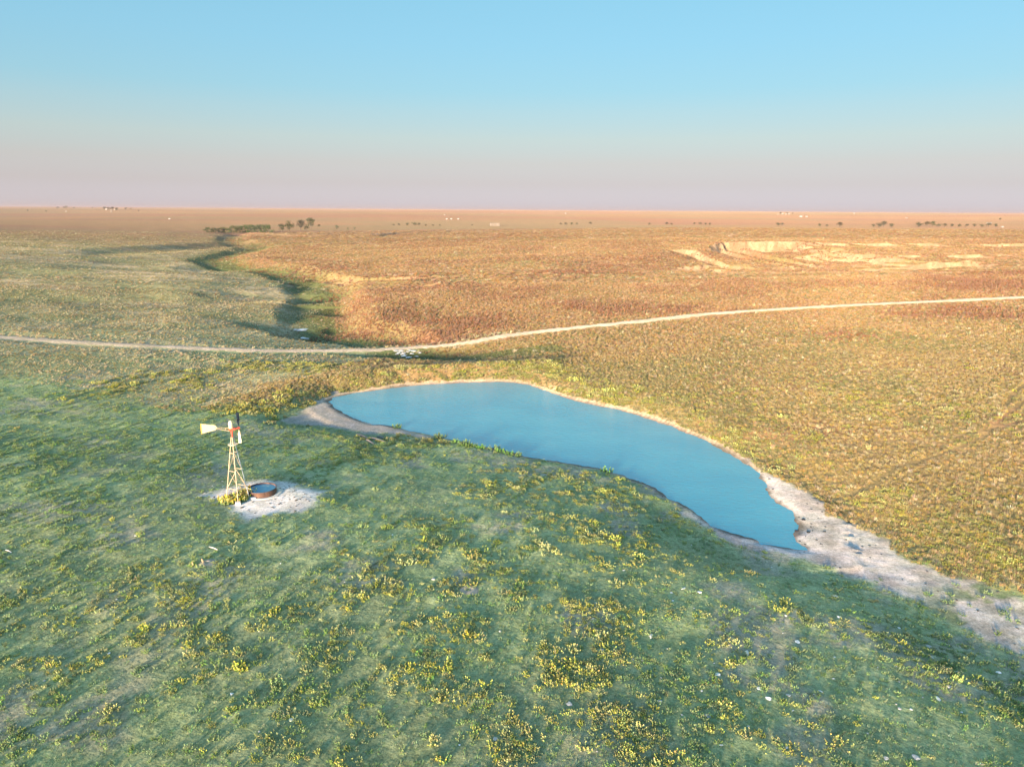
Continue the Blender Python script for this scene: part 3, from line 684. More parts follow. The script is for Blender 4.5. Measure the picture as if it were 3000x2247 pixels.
# ------------------------------------------------------------------ plant meshes (unit height), kept out of the scene and instanced
def plant_mat(name, rough=0.75, hue=0.06, val=0.35, sheen=0.0):
    """colour from the painted stem-to-tip attribute, varied per plant"""
    m, nt, b = new_mat(name)
    at = node(nt, 'ShaderNodeAttribute', attribute_name='col')
    oi = node(nt, 'ShaderNodeObjectInfo')
    hs = node(nt, 'ShaderNodeHueSaturation')
    rnd = oi.outputs['Random']
    h = math_n(nt, 'ADD', math_n(nt, 'MULTIPLY', rnd, hue), 0.5 - hue / 2)
    r2 = math_n(nt, 'FRACT', math_n(nt, 'MULTIPLY', rnd, 17.31))
    v = math_n(nt, 'ADD', math_n(nt, 'MULTIPLY', r2, val * 2), 1 - val)
    r3 = math_n(nt, 'FRACT', math_n(nt, 'MULTIPLY', rnd, 41.7))
    s = math_n(nt, 'ADD', math_n(nt, 'MULTIPLY', r3, 0.4), 0.8)
    nt.links.new(h, hs.inputs['Hue']); nt.links.new(v, hs.inputs['Value']); nt.links.new(s, hs.inputs['Saturation'])
    nt.links.new(at.outputs['Color'], hs.inputs['Color'])
    nt.links.new(hs.outputs['Color'], b.inputs['Base Color'])
    b.inputs['Roughness'].default_value = rough
    b.inputs['Specular IOR Level'].default_value = 0.2
    return m

def lerp(a, b, t): return tuple(x + (y - x) * t for x, y in zip(a, b))

def plant_mesh(name, V, F, C, mat):
    me = bpy.data.meshes.new(name)
    me.from_pydata(V, [], F)
    a = me.color_attributes.new('col', 'FLOAT_COLOR', 'POINT')
    a.data.foreach_set('color', np.array([(c[0], c[1], c[2], 1) for c in C], np.float32).ravel())
    me.materials.append(mat)
    return me

def blade(V, F, C, p, ang, lean, h, w, cb, ct, seg=2):
    """one tapered blade bending outward"""
    dx, dy = math.cos(ang), math.sin(ang); sx, sy = -dy, dx
    o = len(V)
    for k in range(seg + 1):
        t = k / seg
        r = lean * t * t; z = h * t * (1 - .18 * lean / max(h, .01) * t)
        ww = w * (1 - t) ** .7 * .5
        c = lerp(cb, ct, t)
        if k < seg:
            V.append((p[0] + dx * r - sx * ww, p[1] + dy * r - sy * ww, p[2] + z)); C.append(c)
            V.append((p[0] + dx * r + sx * ww, p[1] + dy * r + sy * ww, p[2] + z)); C.append(c)
        else:
            V.append((p[0] + dx * r, p[1] + dy * r, p[2] + z)); C.append(c)
    for k in range(seg - 1): F.append((o + 2 * k, o + 2 * k + 1, o + 2 * k + 3, o + 2 * k + 2))
    F.append((o + 2 * seg - 2, o + 2 * seg - 1, o + 2 * seg))

def tuft(name, seed, n, spread, lean, w, cb, ct, mat, jit=.35):
    r = random.Random(seed); V, F, C = [], [], []
    for i in range(n):
        a = r.uniform(0, 2 * math.pi); q = spread * math.sqrt(r.random())
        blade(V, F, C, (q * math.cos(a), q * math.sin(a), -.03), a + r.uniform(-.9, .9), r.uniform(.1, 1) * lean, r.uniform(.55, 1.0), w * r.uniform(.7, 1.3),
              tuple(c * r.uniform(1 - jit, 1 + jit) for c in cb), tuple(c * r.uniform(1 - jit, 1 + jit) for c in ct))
    return plant_mesh(name, V, F, C, mat)

def leaf(V, F, C, p, d, n_, L, w, c0, c1):
    """kite-shaped leaf at p along d"""
    d = mathutils.Vector(d).normalized(); s = d.cross(mathutils.Vector(n_)).normalized(); P = mathutils.Vector(p)
    o = len(V)
    for q, c in ((P, c0), (P + d * L * .5 + s * w * .5, lerp(c0, c1, .5)), (P + d * L, c1), (P + d * L * .5 - s * w * .5, lerp(c0, c1, .5))):
        V.append(tuple(q)); C.append(c)
    F.append((o, o + 1, o + 2, o + 3))

def weed(name, seed, spires, spread, cb, cm, ct, mat, leaves=13):
    """bushy weed: several leafy upright stems, green below and yellow-flowered at the tip"""
    r = random.Random(seed); V, F, C = [], [], []
    for i in range(spires):
        a = r.uniform(0, 2 * math.pi); q = spread * math.sqrt(r.random())
        bx, by = q * math.cos(a), q * math.sin(a)
        h = r.uniform(.55, 1.0) * (1 - .35 * (q / spread) ** 2)
        lx, ly = math.cos(a) * .22 * q / spread + r.uniform(-.08, .08), math.sin(a) * .22 * q / spread + r.uniform(-.08, .08)
        tip = r.uniform(.75, 1.25)
        for k in range(leaves):
            t = (k + r.random()) / leaves
            t = t ** .8
            c = lerp(cb, cm, min(1, t / .55)) if t < .55 else lerp(cm, ct, (t - .55) / .45)
            c = tuple(x * r.uniform(.75, 1.25) * (tip if t > .6 else 1) for x in c)
            ang = k * 2.4 + r.random()
            el = .35 + .9 * t
            d = (math.cos(ang) * math.cos(el), math.sin(ang) * math.cos(el), math.sin(el))
            L = (.26 - .12 * t) * r.uniform(.8, 1.2)
            leaf(V, F, C, (bx + lx * t, by + ly * t, h * t * .86 - .02), d, (r.uniform(-1, 1), r.uniform(-1, 1), r.uniform(-.3, 1)), L, L * .55, c, tuple(min(1, x * 1.15) for x in c))
        o_ = len(V); V += [(-.02, 0, 0), (.02, 0, .02), (bx + .02, by, .10), (bx - .02, by, .06)]; C += [cb] * 4; F.append((o_, o_ + 1, o_ + 2, o_ + 3))
        blade(V, F, C, (bx, by, -.03), a, math.hypot(lx, ly), h * .95, .035, cb, cm, 2)
    return plant_mesh(name, V, F, C, mat)

PM = plant_mat('plant_tissue', hue=.03)
PM_G = plant_mat('turf_tissue', hue=.05, val=.28)
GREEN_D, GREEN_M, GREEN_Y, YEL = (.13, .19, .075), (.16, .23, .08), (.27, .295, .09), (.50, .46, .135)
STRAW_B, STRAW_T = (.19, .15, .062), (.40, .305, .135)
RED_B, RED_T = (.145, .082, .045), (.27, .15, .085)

SRC = {}
SRC['turf'] = [tuft('turf_tuft', s, 26, .9, .75, .10, (.175, .235, .105), (.235, .30, .13), PM_G) for s in (1, 2, 3)]
SRC['forb'] = [weed('forb_plant', s, 11, .75, (.12, .18, .07), (.15, .22, .08), (.21, .28, .10), PM_G, 9) for s in (4, 5, 6)]
SRC['yellow'] = [weed('weed_plant', s, n, sp, GREEN_D, GREEN_Y, YEL, PM, 13) for s, n, sp in ((7, 16, .95), (8, 12, .8), (9, 20, 1.15), (10, 9, .6), (11, 18, 1.3))]
SRC['olive'] = [weed('weed_plant', s, n, sp, GREEN_D, GREEN_M, (.28, .33, .11), PM, 12) for s, n, sp in ((27, 16, .95), (28, 11, .7), (29, 18, 1.1))]
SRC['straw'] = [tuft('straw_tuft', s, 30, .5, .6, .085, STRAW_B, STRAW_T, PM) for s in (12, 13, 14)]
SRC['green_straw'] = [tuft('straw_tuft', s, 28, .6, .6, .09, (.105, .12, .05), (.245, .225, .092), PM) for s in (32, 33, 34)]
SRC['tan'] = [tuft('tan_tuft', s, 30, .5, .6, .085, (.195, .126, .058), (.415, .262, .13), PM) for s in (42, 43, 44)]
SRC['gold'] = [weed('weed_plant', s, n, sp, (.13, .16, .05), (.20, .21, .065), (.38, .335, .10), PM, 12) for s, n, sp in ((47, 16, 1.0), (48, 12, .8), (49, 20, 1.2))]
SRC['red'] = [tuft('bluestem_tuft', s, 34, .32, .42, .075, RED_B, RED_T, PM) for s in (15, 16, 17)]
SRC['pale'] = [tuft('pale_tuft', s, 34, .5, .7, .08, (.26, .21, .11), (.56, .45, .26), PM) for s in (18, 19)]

# ------------------------------------------------------------------ where plants grow
def in_view(x, y, z=0.0, margin=1.2):
    """rough view wedge (plants nobody could see are not planted)"""
    return (np.abs(x) < 0.74 * margin * np.hypot(y, 30.0) + 5) & (y > 24)

def spots(x, y, S, soft=1.0):
    s = np.zeros(x.shape)
    for (a, b, r, w) in S:
        m = (np.abs(x - a) < 3 * r) & (np.abs(y - b) < 3 * r)
        if m.any(): s[m] = np.maximum(s[m], w * np.exp(-(((x[m] - a) / r) ** 2 + ((y[m] - b) / r) ** 2) * soft))
    return s

def candidates(n, y0, y1, power=1.0):
    """random ground points, uniform per square metre within the wedge y0..y1"""
    n = int(n * 1.15)
    u = RNG.random(n)
    h0, h1 = y0 + 20, y1 + 20
    y = np.sqrt(h0 * h0 + u * (h1 * h1 - h0 * h0)) - 20
    x = (RNG.random(n) * 2 - 1) * 0.92 * (y + 20)
    m = in_view(x, y)
    return x[m], y[m]

def bare_mask(x, y):
    """True where soil, water or road keeps plants away"""
    M = zone_masks(x, y, None)
    b = (M['sand'] > .5) | (M['beach'] > .5) | (M['pad'] > .4) | (M['sdp'] < .9)
    b |= (M['cliff'] > .0) & False
    rm = (y > 150) & (y < 225)
    d = np.full(x.shape, 50.0)
    d_, sd_, _ = seg_dist(x[rm], y[rm], ROAD)
    d[rm] = d_
    lim = np.full(x.shape, 2.2); lim[rm] = np.where(sd_ > 0, 5.0, 2.4) * (.6 + .4 * RNG.random(rm.sum()))
    b |= d < lim
    for T in TRAILS:
        tm = (y > min(p[1] for p in T) - 3) & (y < max(p[1] for p in T) + 3)
        if tm.any():
            dd = seg_dist(x[tm], y[tm], T)[0]
            bb = b[tm]; bb |= dd < .38; b[tm] = bb
    return b, M, d

def scatter(name, srcs, x, y, sx, sz, label, cat):
    """one patch of uncountable growth: points with size and turn, plants instanced on them"""
    z = height(x, y)
    me = bpy.data.meshes.new(name)
    me.vertices.add(len(x))
    me.vertices.foreach_set('co', np.stack([x, y, z], -1).astype(np.float32).ravel())
    n = len(x)
    a = me.attributes.new('size', 'FLOAT_VECTOR', 'POINT'); a.data.foreach_set('vector', np.stack([sx, sx, sz], -1).astype(np.float32).ravel())
    rot = np.stack([RNG.normal(0, .10, n), RNG.normal(0, .10, n), RNG.random(n) * 6.283], -1)
    a = me.attributes.new('turn', 'FLOAT_VECTOR', 'POINT'); a.data.foreach_set('vector', rot.astype(np.float32).ravel())
    a = me.attributes.new('pick', 'INT', 'POINT'); a.data.foreach_set('value', RNG.integers(0, len(srcs), n).astype(np.int32))
    o = bpy.data.objects.new(name, me); COL.objects.link(o)
    ng = bpy.data.node_groups.new(name, 'GeometryNodeTree')
    ng.interface.new_socket('Geometry', in_out='INPUT', socket_type='NodeSocketGeometry')
    ng.interface.new_socket('Geometry', in_out='OUTPUT', socket_type='NodeSocketGeometry')
    N = ng.nodes; gi = N.new('NodeGroupInput'); go = N.new('NodeGroupOutput')
    iop = N.new('GeometryNodeInstanceOnPoints')
    jn = N.new('GeometryNodeJoinGeometry')
    for me_s in reversed(srcs):
        so = bpy.data.objects.new(name + '_source', me_s)
        oi = N.new('GeometryNodeObjectInfo'); oi.inputs['Object'].default_value = so; oi.inputs['As Instance'].default_value = True
        ng.links.new(oi.outputs['Geometry'], jn.inputs['Geometry'])
    def attr(nm, dt):
        q = N.new('GeometryNodeInputNamedAttribute'); q.data_type = dt; q.inputs['Name'].default_value = nm
        return q.outputs['Attribute']
    ng.links.new(gi.outputs[0], iop.inputs['Points'])
    ng.links.new(jn.outputs[0], iop.inputs['Instance'])
    iop.inputs['Pick Instance'].default_value = True
    ng.links.new(attr('pick', 'INT'), iop.inputs['Instance Index'])
    e2r = N.new('FunctionNodeEulerToRotation')
    ng.links.new(attr('turn', 'FLOAT_VECTOR'), e2r.inputs[0]); ng.links.new(e2r.outputs[0], iop.inputs['Rotation'])
    ng.links.new(attr('size', 'FLOAT_VECTOR'), iop.inputs['Scale'])
    ng.links.new(iop.outputs[0], go.inputs[0])
    md = o.modifiers.new('plants', 'NODES'); md.node_group = ng
    tag(o, label, cat, kind='stuff')
    return o

def clump(x, y, s, lo, hi, seed): return sm(lo, hi, fbm(x / s + seed, y / s - seed, 4, .55))

# short turf over the grazed slope
x, y = candidates(90000, 23, 150)
b, M, rd = bare_mask(x, y)
keep = (~b) & (RNG.random(len(x)) < (1 - .9 * M['dry']) * (.35 + .65 * clump(x, y, 5, .35, .55, 3)))
x, y = x[keep], y[keep]
s = RNG.uniform(.10, .22, len(x))
scatter('short_grass', SRC['turf'], x, y, s * 1.3, s * .75, 'short green turf covering the grazed slope', 'grass')

# green leafy forbs
x, y = candidates(130000, 23, 165)
b, M, rd = bare_mask(x, y)
den = spots(x, y, FORB_SPOTS) * clump(x, y, 3.2, .42, .60, 9) + .20 * clump(x, y, 3, .48, .64, 21) * (1 - M['dry'])
wash_veg = (M['sdw'] < .5) & (M['sdp'] > 7) & (clump(x, y, 2.6, .52, .62, 55) > .5) & (RNG.random(len(x)) < .16)
keep = ((~b) & (RNG.random(len(x)) < den * .6)) | wash_veg
x, y = x[keep], y[keep]
s = RNG.uniform(.22, .42, len(x))
scatter('green_forbs', SRC['forb'], x, y, s * 1.1, s * .85, 'low dark green leafy forbs patched over the turf', 'forbs')

# yellow-tipped weeds: the 300 that show largest are single plants, the rest one mass
x, y = candidates(200000, 23, 175)
b, M, rd = bare_mask(x, y)
ws = spots(x, y, WEED_SPOTS)
ws = np.maximum(ws, .16 * M['dry'] * (x > 20) * sm(140, 90, y))
den = ws * (clump(x, y, 2.6, .44, .58, 14) * .85 + .05) * sm(.30, .5, fbm(x / 9 + 3, y / 9, 3)) * np.where((x > 9) & (y < 58) & (x < 22 + (51 - y) * .75), .35, 1.0) * 1.0 + .02 * clump(x, y, 2.2, .60, .72, 40) * (1 - M['dry'])
keep = (~b) & (RNG.random(len(x)) < den * np.where(y < 62, 1.15, .9))
x, y, M_dry = x[keep], y[keep], M['dry'][keep]
s = RNG.uniform(.13, .30, len(x)) * np.where(RNG.random(len(x)) < .16, RNG.uniform(1.3, 2.0, len(x)), 1.0)
s = s * (1 + .6 * sm(82, 105, y + 14 * (x > 30)))
olive = RNG.random(len(x)) < sm(.42, .62, fbm(x / 11 + 33, y / 11, 3)) * .9
dist = np.hypot(np.hypot(x, y), 30)
show = s / dist * ((np.abs(x) < .70 * np.hypot(y, 30)) & (y > 30.5))
order = np.argsort(-np.where(olive, 0, show))
single = order[:300]
rest = np.ones(len(x), bool); rest[single] = False
zz = height(x[single], y[single])
protos = []
for me_ in SRC['yellow']:
    protos.append(me_)
for i, k in enumerate(single):
    o = bpy.data.objects.new('weed_clump', protos[i % len(protos)])
    COL.objects.link(o)
    o.location = (float(x[k]), float(y[k]), float(zz[i]))
    o.rotation_euler = (float(RNG.normal(0, .08)), float(RNG.normal(0, .08)), float(RNG.random() * 6.283))
    o.scale = (float(s[k]) * 1.12, float(s[k]) * 1.12, float(s[k]) * .95)
    px_, py_ = float(x[k]), float(y[k])
    near = [('beside the prairie dog mound', math.hypot(px_ - DOGS[1][0], py_ - DOGS[1][1]) - 7), ('around the burrow hole', math.hypot(px_ - BURROW[0][0], py_ - BURROW[0][1]) - 5),
            ('in front of the windmill yard', math.hypot(px_ + 27, py_ - 66) - 10), ('on the bank above the dry wash', math.hypot(px_ - 31, (py_ - 46)) - 9 if px_ > 20 else 99),
            ('among the white rocks on the green rise', math.hypot(px_ - 17, py_ - 40) - 8)]
    nm_, dd_ = min(near, key=lambda q: q[1])
    sz = 'large' if s[k] > .36 else ('small' if s[k] < .26 else 'medium')
    where = nm_ if dd_ < 0 else 'out in the open grazed turf'
    tag(o, sz + ' bushy yellow-tipped weed clump ' + where, 'weed', sz + ' yellow weeds ' + where)
far_w = (y >= 95) | ((x > 28) & (y > 52))
mk = rest & far_w
scatter('golden_weeds', SRC['gold'], x[mk], y[mk], s[mk] * 1.05, s[mk] * .95, 'olive gold bushy weeds on the dam and around the far pond bank', 'weeds')
mk = rest & ~olive & ~far_w
scatter('yellow_weeds', SRC['yellow'], x[mk], y[mk], s[mk] * 1.1, s[mk] * .95, 'yellow-tipped weeds massed around the pond and over the slope', 'weeds')
mk = rest & olive & (y < 95) & ~((x > 28) & (y > 52))
scatter('olive_weeds', SRC['olive'], x[mk], y[mk], s[mk] * 1.1, s[mk] * .95, 'olive green upright weeds mixed among the yellow ones', 'weeds')

# dry grass on the far side of the pond and beyond the road
def dry_layer(n, y0, y1, smin, smax, wide):
    x, y = candidates(n, y0, y1)
    b, M, rd = bare_mask(x, y)
    red = spots(x, y, RED_SPOTS, .8) * (.35 + .65 * clump(x, y, 7, .35, .55, 70)) + .35 * clump(x, y, 40, .52, .64, 71) * (y > 200)
    floor_ = (M['drawd'] < 7 * np.clip(y / 330., .6, 2.6)) & (y > 148)
    ok = (~b) & (RNG.random(len(x)) > sm(740, 1000, y)) & (M['dry'] > .25) & (RNG.random(len(x)) < .25 + .75 * M['dry'])
    s = RNG.uniform(smin, smax, len(x))
    r = RNG.random(len(x))
    is_red_ = None
    is_red = ok & (r < red) & ~((M['left'] > .5) & (RNG.random(len(x)) < .8))
    if y1 > 300:
        far_c = np.where(ok & (M['cliff'] > .05))[0]
        e_ = 1.5
        sl = np.hypot(height(x[far_c] + e_, y[far_c]) - height(x[far_c] - e_, y[far_c]), height(x[far_c], y[far_c] + e_) - height(x[far_c], y[far_c] - e_)) / (2 * e_)
        ok[far_c] &= sl < .27
    gs = clump(x, y, 26, .42, .60, 80)
    left = M['left'] > .5
    ok &= (RNG.random(len(x)) < np.where(left, .60, 1.0))
    gs = np.where(left, .15 + .35 * gs, gs * np.where(y > 165, .22, .5))
    gs = np.where(floor_, 1.0, gs)
    pale = ok & ~is_red & (RNG.random(len(x)) < (.03 + .33 * left + .25 * left * (y < 178)) * clump(x, y, 5, .45, .60, 90) + .5 * ((rd > 1.9) & (rd < 4.2) & (x < 0)))
    r2 = RNG.random(len(x))
    is_g = ok & ~is_red & ~pale & (r2 < gs)
    is_s = ok & ~is_red & ~pale & ~is_g
    return x, y, s, is_red, is_g, is_s, pale, floor_, left

acc = {k: [] for k in ('red', 'green_straw', 'straw', 'tan', 'pale')}
for (n, y0, y1, a, c, wd) in ((130000, 45, 150, .24, .50, 1.0), (140000, 150, 270, .3, .62, 1.2), (125000, 270, 600, .4, .7, 2.2), (80000, 600, 1000, .4, .7, 4.2)):
    x, y, s, ir, ig, is_, ip, fl, lf = dry_layer(n, y0, y1, a, c, wd)
    s = s * np.where(lf, .58, 1.0)
    for k, m_, hh in (('red', ir, 1.25), ('green_straw', ig, .75), ('straw', is_ & (lf | (RNG.random(len(x)) > sm(120, 210, y))), .9), ('tan', None, .9), ('pale', ip, 1.0)):
        if k == 'straw': m_tan = is_ & ~m_
        if k == 'tan': m_ = m_tan
        if k == 'pale': s = s * RNG.uniform(.9, 1.5, len(s))
        acc[k].append(np.stack([x[m_], y[m_], s[m_] * wd, s[m_] * hh], 0))
LAB = {'red': ('red_bluestem', 'rust red bluestem grass standing in drifts over the hillside'), 'green_straw': ('mixed_grass', 'green and straw mixed bunch grass on the prairie'),
       'tan': ('tan_grass', 'warm orange tan dry grass on the hills beyond the road'),
       'straw': ('straw_grass', 'golden straw coloured dry grass on the prairie hillside'), 'pale': ('pale_grass', 'pale blond grass tufts along the road and slopes')}
for k, parts in acc.items():
    A = np.concatenate(parts, 1)
    scatter(LAB[k][0], SRC[k], A[0], A[1], A[2], A[3], LAB[k][1], 'grass')

# ------------------------------------------------------------------ windmill
M_CREAM = simple_mat('weathered_cream_paint', (.48, .37, .24), .6, .1, .2, 3.0)
M_GALV_SHADE = simple_mat('galvanised_steel_and_leg_shade', (.55, .56, .55), .45, .5, .2, 6.0)
M_RED = simple_mat('faded_red_paint', (.50, .07, .04), .5, 0, .25, 6.0)
M_WHITE = simple_mat('white_enamel', (.60, .51, .34), .4, 0, .08, 2.0)
M_ORANGE = simple_mat('orange_band_paint', (.70, .36, .06), .5, 0, .15, 5.0)
M_STEEL_SHADE = simple_mat('weathered_steel_and_blade_shade', (.055, .065, .09), .6, .1, .25, 8.0)
M_CONC = simple_mat('pale_concrete', (.58, .54, .48), .9, 0, .2, 5.0, .03)
MX, MY = -28.85, 69.95
def make_windmill():
    z0 = hz(MX, MY)
    root = empty('windmill', (MX, MY, z0), 'cream metal farm windmill on a four-legged tower beside the round tank', 'windmill')
    ef = mathutils.Vector((MX, MY, 0)).normalized(); er = mathutils.Vector((ef.y, -ef.x, 0))
    top = 7.0
    base = [(-ef) * 1.22, -er * 1.15, ef * 1.22, er * 1.15]
    tops = [b.normalized() * .10 for b in base]
    def leg_at(i, z):
        t = z / top; p = base[i].lerp(tops[i], t); return (p.x, p.y, z)
    for i in range(4):
        zb = hz(MX + base[i].x, MY + base[i].y) - z0 - .12
        MB().tube([leg_at(i, zb), leg_at(i, top)], .043, 6).build('leg', M_CREAM if i != 3 else M_GALV_SHADE, root)  # right-hand leg coloured grey to stand for its shaded side
    for z in (1.5, 3.4, 5.3):
        for i in range(4):
            MB().tube([leg_at(i, z), leg_at((i + 1) % 4, z)], .03, 6).build('cross_bar', M_CREAM, root)
    for (za, zb) in ((1.5, 3.4), (3.4, 5.3)):
        for i in range(4):
            j = (i + 1) % 4
            r_ = .034 if za < 2 else .014
            if i in (0, 3): a, b = (leg_at(0, zb), leg_at(1 if i == 0 else 3, za))
            else: a, b = (leg_at(i, zb), leg_at(j, za))
            MB().tube([a, b], r_, 5).build('diagonal_brace', M_CREAM, root)
    # platform
    MB().lathe([(.12, 6.2), (.50, 6.2), (.50, 6.26), (.12, 6.26)], 20, close=True).build('platform', M_WHITE, root)
    # ladder up one side and pump rod down the middle
    MB().tube([(0, 0, .1), (0, 0, 7.2)], .022, 6).build('pump_rod', M_GALV_SHADE, root)
    # mast and head
    MB().tube([(0, 0, 6.75), (0, 0, 7.85)], .085, 10).build('mast', M_RED, root)
    ax = er.copy(); az = mathutils.Vector((0, 0, 1)); an = ef
    def loc(a, b, z): return tuple(ax * a + an * b + az * z)
    hd = MB(); R = mathutils.Matrix((ax, an, az)).transposed()
    hd.box(loc(.05, 0, 7.86), (.62, .26, .20), R).box(loc(-.02, 0, 7.70), (.24, .22, .16), R)
    hd.tube([loc(.3, 0, 7.88), loc(.66, 0, 7.88)], .06, 10)
    head = hd.build('gear_head', M_RED, root)
    hood = MB().lathe([(.0, .82), (.10, .80), (.19, .70), (.23, .52), (.23, .0), (.0, .0)], 20, (ax.x * -.04, ax.y * -.04, 7.96))
    hood.build('hood', M_WHITE, root, smooth=True)
    # tail: two rods and the vane with an orange end band
    tail = MB().tube([loc(-.22, 0, 7.98), loc(-1.62, 0, 8.20)], .022, 6).tube([loc(-.22, 0, 7.66), loc(-1.62, 0, 8.14)], .03, 6).tube([loc(-.55, 0, 7.76), loc(-.55, 0, 8.02)], .018, 6)
    tail.build('tail_boom', M_CREAM, root)
    def sheet(pts, th, mat, name, parent):
        n = len(pts)
        v = [loc(a, -th / 2, z) for a, z in pts] + [loc(a, th / 2, z) for a, z in pts]
        f = [tuple(range(n)), tuple(range(2 * n - 1, n - 1, -1))] + [(i, i + n, (i + 1) % n + n, (i + 1) % n) for i in range(n)]
        return add_obj(name, v, f, mat, parent)
    M_VANE = simple_mat('cream_vane_paint', (.52, .42, .25), .55, 0, .10, 2.0)
    vane = sheet([(-1.38, 8.16), (-1.42, 8.31), (-1.58, 8.46), (-2.78, 8.72), (-2.78, 7.70), (-1.60, 7.90), (-1.42, 8.03)], .012, M_VANE, 'tail_vane', root)
    sheet([(-2.782, 8.72), (-2.88, 8.745), (-2.88, 7.675), (-2.782, 7.70)], .014, M_ORANGE, 'end_band', vane)
    # wheel seen on edge: hub, arms, rings and curved pitched blades
    hubc = mathutils.Vector(loc(.70, 0, 7.92))
    MB().tube([hubc - ax * .10, hubc + ax * .10], [.13, .10], 14).build('wheel_hub', M_RED, root)
    def wheel_pt(a, r, off=0.0):
        return hubc + an * (math.cos(a) * r) + az * (math.sin(a) * r) + ax * off
    blades_at = [k for k in range(18) if abs(math.sin((k + .5) * math.pi / 9)) > .62]
    for k in range(6):
        a = (k + .5) * math.pi / 3
        MB().tube([tuple(wheel_pt(a, .08)), tuple(wheel_pt(a, 1.30))], .016, 5).build('wheel_arm', M_STEEL_SHADE, root)
    for rr in (.62, 1.30):
        rg = MB()
        for sgn in (1, -1):
            pts = [tuple(wheel_pt(sgn * t, rr)) for t in np.linspace(.62, math.pi - .62, 15)]
            rg.tube(pts, .014, 5)
        rg.build('wheel_ring', M_STEEL_SHADE, root)
    for k in blades_at:
        a = (k + .5) * math.pi / 9
        v, f = [], []
        nr, ncw = 5, 4
        for side in (0, 1):
            for i in range(nr):
                r_ = .48 + (1.58 - .48) * i / (nr - 1)
                w = .13 + .17 * i / (nr - 1)
                for j in range(ncw):
                    t = j / (ncw - 1) - .5
                    tang = -an * math.sin(a) + az * math.cos(a)
                    p = wheel_pt(a, r_) + tang * (t * w * .82) + ax * (-t * w * .95 + .05 * (1 - 4 * t * t)) + ax * (.004 * side)
                    v.append(tuple(p))
        m_ = nr * ncw
        for i in range(nr - 1):
            for j in range(ncw - 1):
                q = (i * ncw + j, i * ncw + j + 1, (i + 1) * ncw + j + 1, (i + 1) * ncw + j)
                f.append(q); f.append(tuple(x_ + m_ for x_ in reversed(q)))
        add_obj('blade', v, f, M_STEEL_SHADE if math.sin(a) > 0 else M_WHITE, root, smooth=True)  # upper blades coloured dark for their shaded side, lower ones pale as lit
    return root
make_windmill()

# footing block under the near leg, stone by the tank
def rock_mesh(name, seed, mat, flat=.6, sub=2):
    import bmesh
    bm = bmesh.new(); bmesh.ops.create_icosphere(bm, subdivisions=sub, radius=.5)
    r = random.Random(seed); ph = [r.uniform(0, 6) for _ in range(6)]
    for v in bm.verts:
        c = v.co
        k = 1 + .22 * math.sin(c.x * 7 + ph[0]) * math.cos(c.y * 6 + ph[1]) + .16 * math.sin(c.z * 9 + ph[2] + c.x * 5) + r.uniform(-.07, .07)
        v.co = (c.x * k * (1 + .25 * math.sin(ph[3])), c.y * k * (1 - .2 * math.sin(ph[3])), max(-.25, c.z * k * flat))
    me = bpy.data.meshes.new(name); bm.to_mesh(me); bm.free(); me.materials.append(mat)
    return me
M_LIME = simple_mat('white_limestone', (.66, .64, .58), .95, 0, .22, 4.0, .03)
M_GREYR = simple_mat('grey_limestone', (.42, .40, .36), .95, 0, .25, 4.0, .03)
def put_mesh(name, me, x, y, s, label, cat, group=None, rz=None, dz=0.0):
    o = bpy.data.objects.new(name, me); COL.objects.link(o)
    o.location = (x, y, hz(x, y) + dz); o.rotation_euler = (0, 0, random.uniform(0, 6.28) if rz is None else rz)
    o.scale = s if isinstance(s, tuple) else (s, s, s)
    return tag(o, label, cat, group)
bx, by = BLOCK[0]
fb_ = MB().box((0, 0, .16), (.52, .46, .36)); 
put_o = fb_.build('footing_block', M_CONC, label='pale concrete footing block under the windmill leg in front of the weeds', cat='block')
put_o.location = (MX + .47, MY - 1.2, hz(MX + .47, MY - 1.2)); put_o.rotation_euler = (0, 0, .35)
bv = put_o.modifiers.new('bevel', 'BEVEL'); bv.width = .05; bv.segments = 2
put_mesh('stone', rock_mesh('stone', 71, M_LIME), STONE[0][0] + .1, STONE[0][1] + .3, (.75, .55, .5), 'tan stone lying between the yellow weeds and the tank', 'stone', dz=.1)

# weeds growing under the tower
pw = empty('tower_weeds', (MX + .15, MY + .1, hz(MX + .15, MY + .1)), 'dense yellow-flowered bush growing under the windmill tower', 'bush')
TOWER_W = [weed('weed_plant', 60 + s, 15, .7, GREEN_D, (.16, .20, .06), (.55, .42, .09), PM, 15) for s in range(2)]
r = random.Random(8)
k_ = 0
for (wx, wy) in PADWEED:
    for q in range(3):
        o = bpy.data.objects.new('stem_cluster', TOWER_W[k_ % 2]); COL.objects.link(o); o.parent = pw
        px_, py_ = wx + r.uniform(-.5, .4), wy + r.uniform(-.35, .35)
        o.location = (px_ - pw.location.x, py_ - pw.location.y, hz(px_, py_) - pw.location.z)
        o.rotation_euler = (0, 0, r.uniform(0, 6.28)); sc_ = r.uniform(.75, 1.15); o.scale = (sc_ * .9, sc_ * .9, sc_)
        k_ += 1

